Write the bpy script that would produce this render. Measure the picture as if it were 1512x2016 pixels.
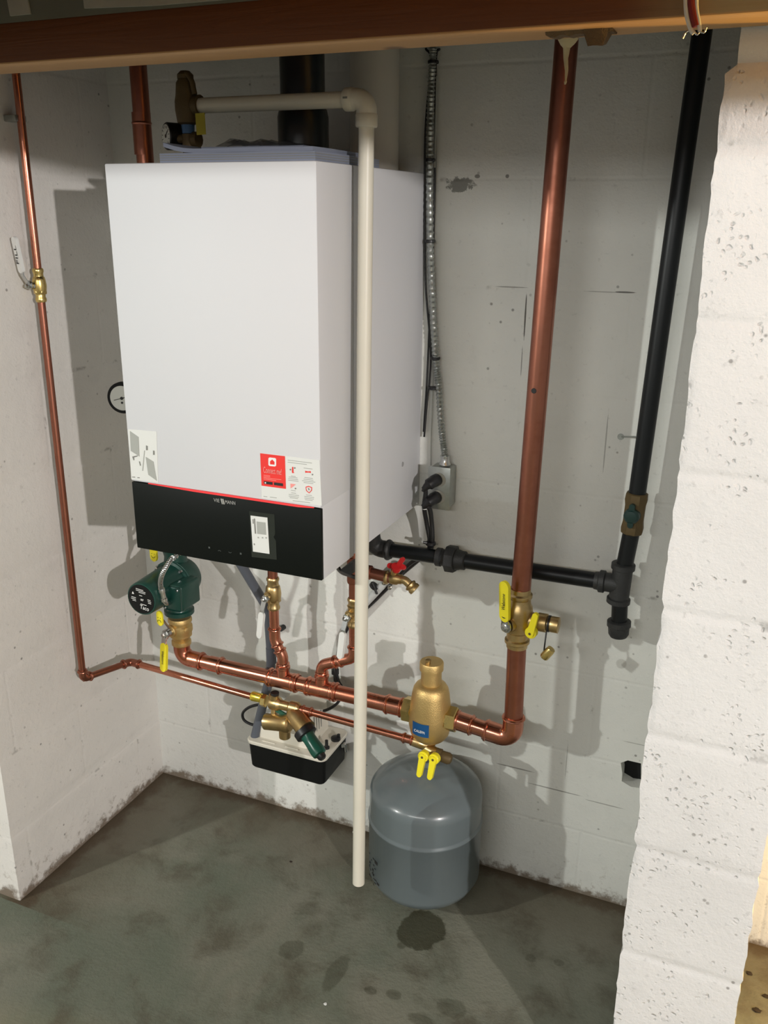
import bpy, bmesh, math, random
from mathutils import Vector, Matrix, noise
V = Vector
rnd = random.Random(7)
S = bpy.context.scene
COL = S.collection
for o in list(bpy.data.objects): bpy.data.objects.remove(o)

# ------------------------------------------------------------------ camera, light, exposure
CAM = V((1.429, -1.773, 1.533)); CR = (1.2463, -0.0088, 0.4028); FPX = 1756.0
cd = bpy.data.cameras.new('camera'); cam = bpy.data.objects.new('camera', cd); COL.objects.link(cam)
cam.location = CAM; cam.rotation_mode = 'XYZ'; cam.rotation_euler = CR
cd.sensor_fit = 'VERTICAL'; cd.sensor_height = 36.0; cd.lens = FPX / 2016 * 36.0; cd.clip_start = 0.02
S.camera = cam
w = bpy.data.worlds.new('basement_air'); S.world = w; w.use_nodes = True
w.node_tree.nodes['Background'].inputs[0].default_value = (1.0, 0.99, 0.95, 1)
w.node_tree.nodes['Background'].inputs[1].default_value = 0.27
def lamp(name, loc, power, col, r=0.035):
    l = bpy.data.lights.new(name, 'POINT'); l.energy = power; l.color = col; l.shadow_soft_size = r
    o = bpy.data.objects.new(name, l); o.location = loc; COL.objects.link(o)
lamp('basement_bulb_right', (4.4, -3.5, 1.98), 490, (1.0, 0.955, 0.94))
lamp('basement_bulb_left', (-1.45, -3.0, 2.0), 205, (0.97, 1.0, 0.95))
fl = bpy.data.lights.new('fluorescent_tube', 'AREA'); fl.shape = 'RECTANGLE'; fl.size = 1.9; fl.size_y = .2; fl.energy = 27; fl.color = (1.0, 1.0, .97)
flo = bpy.data.objects.new('fluorescent_tube', fl); flo.location = (.95, -3.3, 1.98); flo.rotation_euler = (math.radians(55), 0, 0); COL.objects.link(flo)
lamp('side_room_bulb', (2.7, -0.34, 1.2), 105, (1.0, 0.58, 0.10))
S.view_settings.view_transform = 'Standard'; S.view_settings.look = 'None'
S.view_settings.gamma = 1; S.view_settings.use_curve_mapping = False
S.view_settings.exposure = 0.0

_R = cam.rotation_euler.to_matrix()
def at(u, v, x=None, y=None, z=None):
    d = _R @ V(((u - 756) / FPX, -(v - 1008) / FPX, -1))
    t = (x - CAM.x) / d.x if x is not None else (y - CAM.y) / d.y if y is not None else (z - CAM.z) / d.z
    return CAM + d * t

# ------------------------------------------------------------------ materials
def nt(name):
    m = bpy.data.materials.new(name); m.use_nodes = True
    t = m.node_tree; return m, t, t.nodes['Principled BSDF']
def N(t, typ, **kw):
    n = t.nodes.new(typ)
    for k, v in kw.items():
        if k in n.inputs: n.inputs[k].default_value = v
        else: setattr(n, k, v)
    return n
def math_(t, op, a, b=None, c=None, clamp=False):
    n = t.nodes.new('ShaderNodeMath'); n.operation = op; n.use_clamp = clamp
    for i, s in enumerate((a, b, c)):
        if s is None: continue
        if isinstance(s, (int, float)): n.inputs[i].default_value = s
        else: t.links.new(s, n.inputs[i])
    return n.outputs[0]
def ramp(t, src, a, b):
    n = t.nodes.new('ShaderNodeMapRange'); n.interpolation_type = 'SMOOTHSTEP'
    n.inputs['From Min'].default_value = a; n.inputs['From Max'].default_value = b
    t.links.new(src, n.inputs['Value']); return n.outputs['Result']
def mix(t, fac, a, b):
    n = t.nodes.new('ShaderNodeMix'); n.data_type = 'RGBA'
    if isinstance(fac, (int, float)): n.inputs[0].default_value = fac
    else: t.links.new(fac, n.inputs[0])
    for i, s in ((6, a), (7, b)):
        if isinstance(s, tuple): n.inputs[i].default_value = (*s, 1)
        else: t.links.new(s, n.inputs[i])
    return n.outputs[2]
def nz(t, vec, scale, detail=4, rough=.55, dist=0.0):
    n = N(t, 'ShaderNodeTexNoise'); n.inputs['Scale'].default_value = scale; n.inputs['Detail'].default_value = detail
    n.inputs['Roughness'].default_value = rough; n.inputs['Distortion'].default_value = dist
    t.links.new(vec, n.inputs['Vector']); return n.outputs['Fac']
def simple(name, col, rough=.5, metal=0.0, var=0.08, scale=25, bump=0.0, coat=0.0, emit=None, bscale=None, spec=None):
    m, t, b = nt(name); tc = t.nodes.new('ShaderNodeTexCoord').outputs['Object']
    f = nz(t, tc, scale)
    c = mix(t, f, tuple(max(0, k * (1 - var)) for k in col), tuple(min(1, k * (1 + var)) for k in col))
    t.links.new(c, b.inputs['Base Color']); b.inputs['Roughness'].default_value = rough; b.inputs['Metallic'].default_value = metal
    b.inputs['Coat Weight'].default_value = coat; b.inputs['Coat Roughness'].default_value = .1
    if spec is not None: b.inputs['Specular IOR Level'].default_value = spec
    if bump:
        bn = N(t, 'ShaderNodeBump'); bn.inputs['Strength'].default_value = 1; bn.inputs['Distance'].default_value = bump
        t.links.new(nz(t, tc, bscale or scale * 8, 3), bn.inputs['Height']); t.links.new(bn.outputs[0], b.inputs['Normal'])
    if emit: b.inputs['Emission Color'].default_value = (*emit[0], 1); b.inputs['Emission Strength'].default_value = emit[1]
    return m
M = {}
def metal_patina(name, c1, c2, rough, scale=9):
    m, t, b = nt(name); tc = t.nodes.new('ShaderNodeTexCoord').outputs['Object']
    f = ramp(t, nz(t, tc, scale, 6, .6), .35, .7)
    t.links.new(mix(t, f, c1, c2), b.inputs['Base Color']); b.inputs['Metallic'].default_value = 1
    t.links.new(math_(t, 'MULTIPLY_ADD', f, .14, rough), b.inputs['Roughness']); return m
M['copper'] = metal_patina('copper', (.64, .27, .18), (.46, .165, .10), .2)
M['copper_dull'] = metal_patina('dull_copper', (.41, .165, .11), (.30, .11, .07), .3)
M['brass'] = metal_patina('brass', (.62, .46, .23), (.42, .29, .12), .3, 14)
M['brass_bright'] = metal_patina('bright_brass', (.80, .62, .25), (.62, .45, .16), .22, 14)
M['brass_cast'] = simple('cast_brass', (.60, .42, .17), .42, .85, .15, 30, .0006, bscale=500)
M['brass_old_shaded'] = simple('old_shaded_brass', (.11, .075, .03), .6, .4, .3, 30, .0004)  # aged brass; the dark tone also holds the relief valve's shade
M['steel'] = simple('zinc_steel', (.62, .63, .62), .25, 1, .15, 40)
M['galv'] = simple('galvanized_steel', (.42, .44, .42), .38, .9, .25, 60)
M['boiler'] = simple('white_enamel', (.63, .635, .65), .55, 0, .012, 4, spec=.25)
M['pvc'] = simple('aged_white_pvc', (.66, .63, .53), .4, 0, .06, 7)
M['pvc2'] = simple('cream_pipe', (.56, .54, .47), .5, 0, .06, 7)
M['black'] = simple('black_paint', (.005, .0055, .0055), .45, 0, .3, 20, spec=.25)
M['iron'] = simple('cast_iron', (.020, .021, .021), .55, .0, .35, 60, .0006, bscale=350)
M['gaspipe'] = simple('black_iron_pipe', (.004, .0055, .0065), .4, 0, .35, 14, spec=.35)
M['glass_black'] = simple('black_glass', (.003, .0045, .0035), .5, 0, .1, 5, spec=.2)
M['green'] = simple('green_enamel', (.006, .048, .035), .4, 0, .12, 12, coat=.15)
M['green_cap'] = simple('green_plastic', (.012, .09, .06), .28, 0, .1, 12)
M['yellow'] = simple('yellow_vinyl', (.83, .72, .02), .4, 0, .05, 12)
M['white_vinyl'] = simple('white_vinyl', (.72, .72, .69), .4, 0, .05, 12)
M['red'] = simple('red_handle', (.50, .01, .012), .4, 0, .1, 12)
M['red_print'] = simple('red_print', (.78, .035, .028), .5, 0, .03, 12)
M['red_dark'] = simple('red_wire', (.22, .015, .012), .5, 0, .1, 12)
M['redline'] = simple('red_light_strip', (.8, .04, .04), .4, 0, .03, 12, emit=((1, .05, .06), .35))
M['sticker'] = simple('sticker_white', (.71, .72, .69), .35, 0, .01, 5)
M['ink'] = simple('black_ink', (.015, .015, .015), .6, 0, .1, 5)
M['ink_grey'] = simple('grey_ink', (.36, .37, .34), .6, 0, .1, 5)
M['ink_mid'] = simple('mid_grey_ink', (.20, .20, .18), .6, 0, .1, 5)
M['ink_white'] = simple('white_ink', (.8, .8, .78), .6, 0, .05, 5)
M['pink_ink'] = simple('pink_ink', (.85, .30, .27), .6, 0, .05, 5)
M['logo'] = simple('grey_logo', (.33, .33, .31), .5, 0, .05, 5)
M['dim_icon'] = simple('dim_icon', (.07, .08, .075), .5, 0, .05, 5)
M['tape'] = simple('dark_film', (.020, .024, .020), .2, 0, .1, 5)
M['blue'] = simple('blue_badge', (.02, .14, .38), .4, 0, .05, 12)
M['bluepaint'] = simple('blue_seal', (.05, .14, .30), .5, 0, .15, 12)
M['tank'] = simple('grey_blue_enamel', (.125, .152, .160), .3, 0, .07, 8, coat=.35)
M['cream'] = simple('cream_plastic', (.66, .63, .54), .4, 0, .04, 12)
M['greypipe'] = simple('grey_plastic_pipe', (.085, .095, .115), .5, 0, .1, 12)
M['rubber'] = simple('black_rubber', (.010, .010, .011), .4, 0, .2, 20)
M['paper'] = simple('blue_grey_paper', (.20, .225, .29), .6, 0, .06, 10)
M['flue'] = simple('dark_flue_plastic', (.006, .011, .012), .3, 0, .2, 10)
M['yellowtag'] = simple('yellow_tag', (.42, .36, .02), .6, 0, .1, 12)
M['gauge_face'] = simple('gauge_face', (.62, .63, .58), .4, 0, .04, 12)
M['foam'] = simple('cured_foam', (.50, .42, .26), .7, 0, .2, 40, .003, bscale=60)
M['rustmark'] = simple('dark_rust', (.02, .012, .006), .8, 0, .3, 40)
M['patch_light'] = simple('painted_light_white', (.60, .62, .56), .6, 0, .12, 12, .001)  # pale tone stands in for light falling above the beam
m, t, b = nt('clear_plastic'); b.inputs['Base Color'].default_value = (.9, .92, .95, 1); b.inputs['Roughness'].default_value = .12
b.inputs['Transmission Weight'].default_value = 1; b.inputs['IOR'].default_value = 1.12; b.inputs['Alpha'].default_value = .45; M['clear'] = m

def wood_mat():
    m, t, b = nt('red_brown_joist_wood'); tc = t.nodes.new('ShaderNodeTexCoord').outputs['Object']
    mp = N(t, 'ShaderNodeMapping'); mp.inputs['Scale'].default_value = (1.2, 22, 22); t.links.new(tc, mp.inputs['Vector'])
    f = nz(t, mp.outputs[0], 3, 6, .6, 1.2)
    c = mix(t, f, (.10, .028, .006), (.19, .062, .015))
    mp2 = N(t, 'ShaderNodeMapping'); mp2.inputs['Location'].default_value = (-.93, 0, 0); mp2.inputs['Scale'].default_value = (3, 9, 9); t.links.new(tc, mp2.inputs['Vector'])
    pale = ramp(t, nz(t, mp2.outputs[0], 2.5, 3), .45, .75)
    sep = N(t, 'ShaderNodeSeparateXYZ'); t.links.new(tc, sep.inputs[0])
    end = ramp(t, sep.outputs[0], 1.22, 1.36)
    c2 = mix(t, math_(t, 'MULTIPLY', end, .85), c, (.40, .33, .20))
    knots = N(t, 'ShaderNodeTexVoronoi'); knots.inputs['Scale'].default_value = 3.3; t.links.new(tc, knots.inputs['Vector'])
    k = ramp(t, knots.outputs['Distance'], .07, .03)
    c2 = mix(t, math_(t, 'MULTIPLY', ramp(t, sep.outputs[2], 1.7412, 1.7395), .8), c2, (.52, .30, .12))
    t.links.new(mix(t, math_(t, 'MULTIPLY', k, .7), c2, (.05, .02, .006)), b.inputs['Base Color'])
    b.inputs['Roughness'].default_value = .62
    bn = N(t, 'ShaderNodeBump'); bn.inputs['Distance'].default_value = .001; t.links.new(f, bn.inputs['Height']); t.links.new(bn.outputs[0], b.inputs['Normal'])
    return m
M['wood'] = wood_mat()

def block_mat(name, col, axis, z0=1.598, x0=.981, joint=.0006, pits=0.0, grime=.5, msize=.006, offs=0.0):
    """painted concrete block: courses 203 mm, running bond, pores, dirt at the foot"""
    m, t, b = nt(name); tc = t.nodes.new('ShaderNodeTexCoord').outputs['Object']
    sep = N(t, 'ShaderNodeSeparateXYZ'); t.links.new(tc, sep.inputs[0])
    h = sep.outputs[axis]; z = sep.outputs[2]
    wob = nz(t, tc, 5, 2)
    hx = math_(t, 'ADD', h, 10 * .4064 - x0 + offs); zz = math_(t, 'ADD', math_(t, 'ADD', z, 20 * .2032 - z0), math_(t, 'MULTIPLY', wob, .006))
    cb = N(t, 'ShaderNodeCombineXYZ'); t.links.new(hx, cb.inputs[0]); t.links.new(zz, cb.inputs[1])
    br = N(t, 'ShaderNodeTexBrick'); t.links.new(cb.outputs[0], br.inputs['Vector'])
    for k, v in (('Scale', 1), ('Mortar Size', msize), ('Mortar Smooth', 1), ('Brick Width', .4064), ('Row Height', .2032)): br.inputs[k].default_value = v
    br.offset = .5; br.offset_frequency = 2
    mort = br.outputs['Fac']
    big = nz(t, tc, 2.3, 5, .6); mid = nz(t, tc, 11, 5, .6); fine = nz(t, tc, 70, 4, .65); grit = nz(t, tc, 260, 3, .7)
    c = mix(t, ramp(t, big, .3, .75), tuple(k * .90 for k in col), col)
    c = mix(t, math_(t, 'MULTIPLY', ramp(t, mid, .54, .78), .22), c, tuple(k * .62 for k in col))
    c = mix(t, math_(t, 'MULTIPLY', ramp(t, fine, .60, .72), .35), c, tuple(k * .55 for k in col))
    crack = math_(t, 'MULTIPLY', mort, ramp(t, nz(t, tc, 13, 4, .7), .58, .66))
    c = mix(t, math_(t, 'MULTIPLY', crack, .45), c, (.12, .11, .09))
    vor = N(t, 'ShaderNodeTexVoronoi'); vor.inputs['Scale'].default_value = 34; t.links.new(tc, vor.inputs['Vector'])
    spot = math_(t, 'MULTIPLY', ramp(t, vor.outputs['Distance'], .13, .06), ramp(t, nz(t, tc, 9, 2), .5, .62))
    c = mix(t, math_(t, 'MULTIPLY', spot, .65), c, (.09, .08, .07))
    if grime:
        lo = ramp(t, math_(t, 'ADD', z, math_(t, 'MULTIPLY_ADD', nz(t, tc, 26, 5, .7), -.12, .055)), .026, -.004)
        c = mix(t, math_(t, 'MULTIPLY', lo, .85), c, (.11, .068, .030))
        lo2 = math_(t, 'MULTIPLY', ramp(t, z, .13, .02), ramp(t, nz(t, tc, 30, 6, .75), .55, .64))
        c = mix(t, math_(t, 'MULTIPLY', lo2, grime * .8), c, (.20, .15, .10))
    t.links.new(c, b.inputs['Base Color']); b.inputs['Roughness'].default_value = .72
    h1 = math_(t, 'MULTIPLY', mort, -joint)
    h2 = math_(t, 'MULTIPLY_ADD', fine, .0012 + pits * .4, h1)
    h3 = math_(t, 'MULTIPLY_ADD', grit, .0004, h2)
    v2 = N(t, 'ShaderNodeTexVoronoi'); v2.inputs['Scale'].default_value = 95; dst = t.nodes.new('ShaderNodeVectorMath'); dst.operation = 'ADD'; t.links.new(tc, dst.inputs[0]); nzv = N(t, 'ShaderNodeTexNoise'); nzv.inputs['Scale'].default_value = 60; nzs = t.nodes.new('ShaderNodeVectorMath'); nzs.operation = 'SCALE'; nzs.inputs['Scale'].default_value = .016; t.links.new(tc, nzv.inputs['Vector']); t.links.new(nzv.outputs['Color'], nzs.inputs[0]); t.links.new(nzs.outputs[0], dst.inputs[1]); t.links.new(dst.outputs[0], v2.inputs['Vector'])
    h4 = math_(t, 'MULTIPLY_ADD', math_(t, 'MULTIPLY', ramp(t, v2.outputs['Distance'], .36, .02), ramp(t, nz(t, tc, 14, 3), .46, .60)), -pits, h3) if pits else h3
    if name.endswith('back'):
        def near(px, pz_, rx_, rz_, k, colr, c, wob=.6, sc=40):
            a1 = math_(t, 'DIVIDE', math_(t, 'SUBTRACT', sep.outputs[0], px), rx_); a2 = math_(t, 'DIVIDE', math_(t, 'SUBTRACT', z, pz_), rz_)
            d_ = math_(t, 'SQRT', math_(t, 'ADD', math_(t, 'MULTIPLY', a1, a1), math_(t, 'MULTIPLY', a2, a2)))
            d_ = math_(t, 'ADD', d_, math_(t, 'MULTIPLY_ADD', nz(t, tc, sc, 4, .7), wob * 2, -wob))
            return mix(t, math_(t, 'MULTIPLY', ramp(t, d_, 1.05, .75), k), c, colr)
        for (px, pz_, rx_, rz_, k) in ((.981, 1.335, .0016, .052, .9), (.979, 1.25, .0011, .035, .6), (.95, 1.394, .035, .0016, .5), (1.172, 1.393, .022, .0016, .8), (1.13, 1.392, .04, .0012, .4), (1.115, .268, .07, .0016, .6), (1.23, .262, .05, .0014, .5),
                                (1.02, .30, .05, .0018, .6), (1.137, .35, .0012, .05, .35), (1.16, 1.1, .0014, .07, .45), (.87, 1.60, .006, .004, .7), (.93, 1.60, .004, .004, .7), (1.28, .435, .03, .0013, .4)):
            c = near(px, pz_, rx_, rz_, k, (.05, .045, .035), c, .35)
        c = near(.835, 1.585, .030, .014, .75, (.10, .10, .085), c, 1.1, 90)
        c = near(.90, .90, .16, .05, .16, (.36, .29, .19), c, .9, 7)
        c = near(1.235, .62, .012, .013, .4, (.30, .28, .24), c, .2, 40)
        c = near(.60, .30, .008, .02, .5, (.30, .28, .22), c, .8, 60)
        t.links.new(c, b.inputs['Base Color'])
    bn = N(t, 'ShaderNodeBump'); bn.inputs['Distance'].default_value = 1; bn.inputs['Strength'].default_value = 1
    t.links.new(h4, bn.inputs['Height']); t.links.new(bn.outputs[0], b.inputs['Normal'])
    return m
M['wall_b'] = block_mat('painted_block_back', (.74, .745, .70), 0)
M['wall_l'] = block_mat('painted_block_left', (.76, .735, .69), 1, x0=-.30, joint=.0004, grime=.6)
M['wall_r'] = block_mat('painted_block_right', (.715, .71, .70), 0, z0=1.4086, x0=1.341, joint=.0016, pits=.0026, grime=.25, msize=.012)

def floor_mat():
    m, t, b = nt('stained_concrete_floor'); tc = t.nodes.new('ShaderNodeTexCoord').outputs['Object']
    big = nz(t, tc, 2.6, 6, .62, .4); mid = nz(t, tc, 8, 6, .65, .3); fine = nz(t, tc, 90, 4, .7)
    c = mix(t, ramp(t, big, .35, .68), (.122, .141, .104), (.196, .195, .152))
    c = mix(t, math_(t, 'MULTIPLY', ramp(t, mid, .46, .70), .75), c, (.078, .070, .046))
    c = mix(t, math_(t, 'MULTIPLY', ramp(t, fine, .5, .8), .25), c, (.20, .205, .17))
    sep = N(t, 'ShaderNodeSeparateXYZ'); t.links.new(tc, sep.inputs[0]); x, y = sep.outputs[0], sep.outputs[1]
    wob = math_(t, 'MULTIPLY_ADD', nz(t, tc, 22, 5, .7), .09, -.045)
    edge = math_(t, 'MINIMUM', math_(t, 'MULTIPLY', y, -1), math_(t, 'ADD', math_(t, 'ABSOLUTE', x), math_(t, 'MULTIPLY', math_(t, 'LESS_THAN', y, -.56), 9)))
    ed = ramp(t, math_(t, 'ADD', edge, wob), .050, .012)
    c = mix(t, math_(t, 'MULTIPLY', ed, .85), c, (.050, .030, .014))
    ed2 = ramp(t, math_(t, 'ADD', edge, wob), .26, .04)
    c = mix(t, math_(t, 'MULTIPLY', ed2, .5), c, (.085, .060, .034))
    wet = None
    for (u, v, ru, rv, k) in ((826, 1838, .052, .060, .75), (575, 1870, .028, .03, .6), (662, 1915, .020, .055, .6), (730, 1950, .014, .010, .6),
                              (775, 1958, .017, .013, .6), (890, 1985, .030, .024, .5), (1045, 1887, .014, .012, .5), (1100, 1895, .012, .010, .5), (790, 1862, .011, .010, .6), (830, 2010, .03, .016, .6)):
        p = at(u, v, z=0)
        if v == 1838: p.y += .012
        dx = math_(t, 'DIVIDE', math_(t, 'SUBTRACT', x, p.x), ru); dy = math_(t, 'DIVIDE', math_(t, 'SUBTRACT', y, p.y), rv)
        d = math_(t, 'SQRT', math_(t, 'ADD', math_(t, 'MULTIPLY', dx, dx), math_(t, 'MULTIPLY', dy, dy)))
        s = math_(t, 'MULTIPLY', ramp(t, math_(t, 'ADD', d, math_(t, 'MULTIPLY', wob, 13 if k < .7 else 9)), 1.06, .94 if k > .7 else .80), k if k > .7 else k * .7)
        wet = s if wet is None else math_(t, 'MAXIMUM', wet, s)
    c = mix(t, wet, c, (.030, .028, .012))
    t.links.new(c, b.inputs['Base Color']); t.links.new(math_(t, 'MULTIPLY_ADD', wet, -.2, .62), b.inputs['Roughness'])
    bn = N(t, 'ShaderNodeBump'); bn.inputs['Distance'].default_value = .002; t.links.new(fine, bn.inputs['Height']); t.links.new(bn.outputs[0], b.inputs['Normal'])
    return m
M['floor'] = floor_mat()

# ------------------------------------------------------------------ mesh helpers
def frame(d, up=None):
    d = V(d).normalized(); up = V(up) if up is not None else V((0, 0, 1))
    if abs(d.dot(up.normalized())) > .97: up = V((1, 0, 0)) if abs(d.x) < .9 else V((0, 1, 0))
    a = up.cross(d).normalized(); return a, d.cross(a).normalized(), d
def ring(bm, c, a, b_, r, n, ph=0.0, rb=None):
    rb = rb or r
    return [bm.verts.new(c + a * (r * math.cos(2 * math.pi * i / n + ph)) + b_ * (rb * math.sin(2 * math.pi * i / n + ph))) for i in range(n)]
def bridge(bm, r0, r1):
    n = len(r0)
    for i in range(n): bm.faces.new((r0[i], r0[(i + 1) % n], r1[(i + 1) % n], r1[i]))
def lathe(bm, A, d, prof, n=28, ph=0.0, cap=True, up=None):
    A = V(A); a, b_, d = frame(d, up); prev = None; first = None
    for (tt, r) in prof:
        r = max(r, 1e-5); rg = ring(bm, A + d * tt, a, b_, r, n, ph)
        if prev: bridge(bm, prev, rg)
        else: first = rg
        prev = rg
    if cap:
        bm.faces.new(first[::-1]); bm.faces.new(prev)
def fillet(pts, rad, n=7):
    pts = [V(p) for p in pts]; out = [pts[0]]
    for i in range(1, len(pts) - 1):
        p0, p, p1 = pts[i - 1], pts[i], pts[i + 1]
        r = rad[i - 1] if isinstance(rad, (list, tuple)) else rad
        e0 = (p0 - p).normalized(); e1 = (p1 - p).normalized(); ang = e0.angle(e1)
        if ang > 3.10 or r <= 0: out.append(p); continue
        tl = min(r / math.tan(ang / 2), (p0 - p).length * .49, (p1 - p).length * .49)
        a = p + e0 * tl; c = p + e1 * tl
        rr = tl * math.tan(ang / 2); cen = p + (e0 + e1).normalized() * (rr / math.sin(ang / 2))
        va, vc = a - cen, c - cen; th = va.angle(vc)
        for k in range(n + 1):
            s = k / n; out.append(cen + (va * math.sin((1 - s) * th) + vc * math.sin(s * th)) / math.sin(th))
    out.append(pts[-1]); return out
def sweep(bm, pts, r, n=16, cap=True):
    pts = [V(p) for p in pts]; rs = r if isinstance(r, (list, tuple)) else [r] * len(pts)
    tg = []
    for i in range(len(pts)):
        a = pts[max(i - 1, 0)]; b_ = pts[min(i + 1, len(pts) - 1)]
        if 0 < i < len(pts) - 1:
            tg.append(((pts[i] - a).normalized() + (b_ - pts[i]).normalized()).normalized())
        else: tg.append((b_ - a).normalized())
    a, b_, d = frame(tg[0]); prev = None; first = None
    for i, p in enumerate(pts):
        if i:
            q = tg[i - 1].rotation_difference(tg[i]); a = q @ a; b_ = q @ b_
        rg = ring(bm, p, a, b_, rs[i], n)
        if prev: bridge(bm, prev, rg)
        else: first = rg
        prev = rg
    if cap: bm.faces.new(first[::-1]); bm.faces.new(prev)
def spline(pts, k=8):
    pts = [V(p) for p in pts]; P = [pts[0] * 2 - pts[1]] + pts + [pts[-1] * 2 - pts[-2]]; out = []
    for i in range(1, len(P) - 2):
        for j in range(k):
            t_ = j / k; p0, p1, p2, p3 = P[i - 1:i + 3]
            out.append(.5 * ((2 * p1) + (p2 - p0) * t_ + (2 * p0 - 5 * p1 + 4 * p2 - p3) * t_ ** 2 + (3 * p1 - p0 - 3 * p2 + p3) * t_ ** 3))
    out.append(pts[-1]); return out
def box(bm, lo, hi, bev=0.0, seg=2):
    lo, hi = V(lo), V(hi)
    obox(bm, (lo + hi) / 2, (1, 0, 0), (0, 1, 0), (hi - lo), bev, seg)
def obox(bm, c, ax, ay, size, bev=0.0, seg=2):
    ax = V(ax).normalized(); az = ax.cross(V(ay)).normalized(); ay = az.cross(ax)
    s = V(size) / 2; c = V(c); vs = []
    for i in (-1, 1):
        for j in (-1, 1):
            for k in (-1, 1): vs.append(bm.verts.new(c + ax * (i * s.x) + ay * (j * s.y) + az * (k * s.z)))
    fs = []
    for q in ((0, 1, 3, 2), (4, 6, 7, 5), (0, 4, 5, 1), (2, 3, 7, 6), (0, 2, 6, 4), (1, 5, 7, 3)): fs.append(bm.faces.new([vs[i] for i in q]))
    if bev:
        es = list({e for f in fs for e in f.edges})
        bmesh.ops.bevel(bm, geom=es, offset=bev, segments=seg, affect='EDGES', profile=.5)
def prism(bm, pts, depth):
    """closed polygon of 3-D points extruded by the vector depth"""
    pts = [V(p) for p in pts]; depth = V(depth)
    a = [bm.verts.new(p) for p in pts]; b_ = [bm.verts.new(p + depth) for p in pts]
    bm.faces.new(a[::-1]); bm.faces.new(b_); bridge(bm, a, b_)
def capsule_plate(bm, c0, c1, wdt, nrm, th, bev=.0012, n=8, w1=None):
    """rounded-end plate from c0 to c1, like a lever grip"""
    c0, c1 = V(c0), V(c1); d = (c1 - c0).normalized(); nrm = V(nrm); nrm = (nrm - d * nrm.dot(d)).normalized(); s = d.cross(nrm); pts = []
    w1 = w1 or wdt
    for k in range(n + 1):
        a = -math.pi / 2 + math.pi * k / n; pts.append(c1 + d * (math.cos(a) * w1 / 2) + s * (math.sin(a) * w1 / 2))
    for k in range(n + 1):
        a = math.pi / 2 + math.pi * k / n; pts.append(c0 + d * (math.cos(a) * wdt / 2) + s * (math.sin(a) * wdt / 2))
    prism(bm, [p - nrm * th / 2 for p in pts], nrm * th)
    if bev:
        bm.edges.ensure_lookup_table()
def BM(): return bmesh.new()
def obj(name, bm, mat, parent=None, label=None, angle=35, origin=None):
    bmesh.ops.recalc_face_normals(bm, faces=bm.faces[:])
    org = V((0, 0, 0))
    if parent is not None: org = V(parent['_o'])
    elif origin is not None: org = V(origin)
    if org.length: bmesh.ops.translate(bm, verts=bm.verts[:], vec=-org)
    me = bpy.data.meshes.new(name); bm.to_mesh(me); bm.free()
    me.materials.append(M[mat] if isinstance(mat, str) else mat)
    me.shade_smooth(); me.set_sharp_from_angle(angle=math.radians(angle))
    o = bpy.data.objects.new(name, me); COL.objects.link(o); o['_o'] = list(org)
    if parent is not None: o.parent = parent
    else: o.location = org
    if label: o['label'] = label
    return o
def thing(name, label, cat, loc, group=None):
    o = bpy.data.objects.new(name, None); COL.objects.link(o); o.location = V(loc); o['_o'] = list(V(loc)); o.empty_display_size = .03
    o['label'] = label; o['category'] = cat
    if group: o['group'] = group
    return o
def tag(o, label, cat, group=None):
    o['label'] = label; o['category'] = cat
    if group: o['group'] = group
    return o
def struct(name, bm, mat, angle=35):
    o = obj(name, bm, mat, angle=angle); o['kind'] = 'structure'; return o
def text(name, s, c, xd, yd, size, mat, parent, stretch=1.0, font_w=0.0, fit=None):
    """lettering centred on c, lying in the plane of xd and yd"""
    cu = bpy.data.curves.new(name, 'FONT'); cu.body = s; cu.size = size; cu.align_x = 'CENTER'; cu.align_y = 'CENTER'; cu.extrude = .00015; cu.offset = font_w
    o = bpy.data.objects.new(name, cu); COL.objects.link(o)
    me = bpy.data.meshes.new_from_object(o.evaluated_get(bpy.context.evaluated_depsgraph_get()))
    bpy.data.objects.remove(o); bpy.data.curves.remove(cu)
    if fit:
        w_ = max(v.co.x for v in me.vertices) - min(v.co.x for v in me.vertices); stretch = fit / w_
    xd = V(xd).normalized(); yd = V(yd); yd = (yd - xd * yd.dot(xd)).normalized(); zd = xd.cross(yd); org = V(parent['_o'])
    for v in me.vertices:
        p = v.co; v.co = V(c) + xd * (p.x * stretch) + yd * p.y + zd * (p.z + .0004) - org
    me.name = name; me.materials.clear(); me.materials.append(M[mat])
    o = bpy.data.objects.new(name, me); COL.objects.link(o); o.parent = parent; o['_o'] = list(org); return o
def bead(bm, c, d, r, wd=.006, h=.0028):
    lathe(bm, V(c) - V(d).normalized() * wd / 2, d, [(0, r), (wd * .25, r + h * .8), (wd * .5, r + h), (wd * .75, r + h * .8), (wd, r)], 24, cap=False)
def fitting(bm, pts, r, fil=.0, beads=True, n=24):
    """soldered or pressed copper fitting along pts, a bead near each mouth"""
    pts = [V(p) for p in pts]; ps = fillet(pts, fil) if fil else pts
    sweep(bm, ps, r, n)
    if beads:
        d0 = (pts[1] - pts[0]).normalized(); d1 = (pts[-2] - pts[-1]).normalized()
        bead(bm, pts[0] + d0 * .005, d0, r); bead(bm, pts[-1] + d1 * .005, d1, r)
X, Y, Z = V((1, 0, 0)), V((0, 1, 0)), V((0, 0, 1))

# ------------------------------------------------------------------ the setting
YF = -.5507           # front plane of the niche
XP0, XP1 = 1.341, 1.528
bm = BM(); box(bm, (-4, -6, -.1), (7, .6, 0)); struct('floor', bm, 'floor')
bm = BM(); box(bm, (-4, -6, 2.16), (7, .6, 2.22)); o = struct('ceiling', bm, simple('underside_of_floor', (.10, .07, .04), .8, 0, .2, 8))
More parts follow.
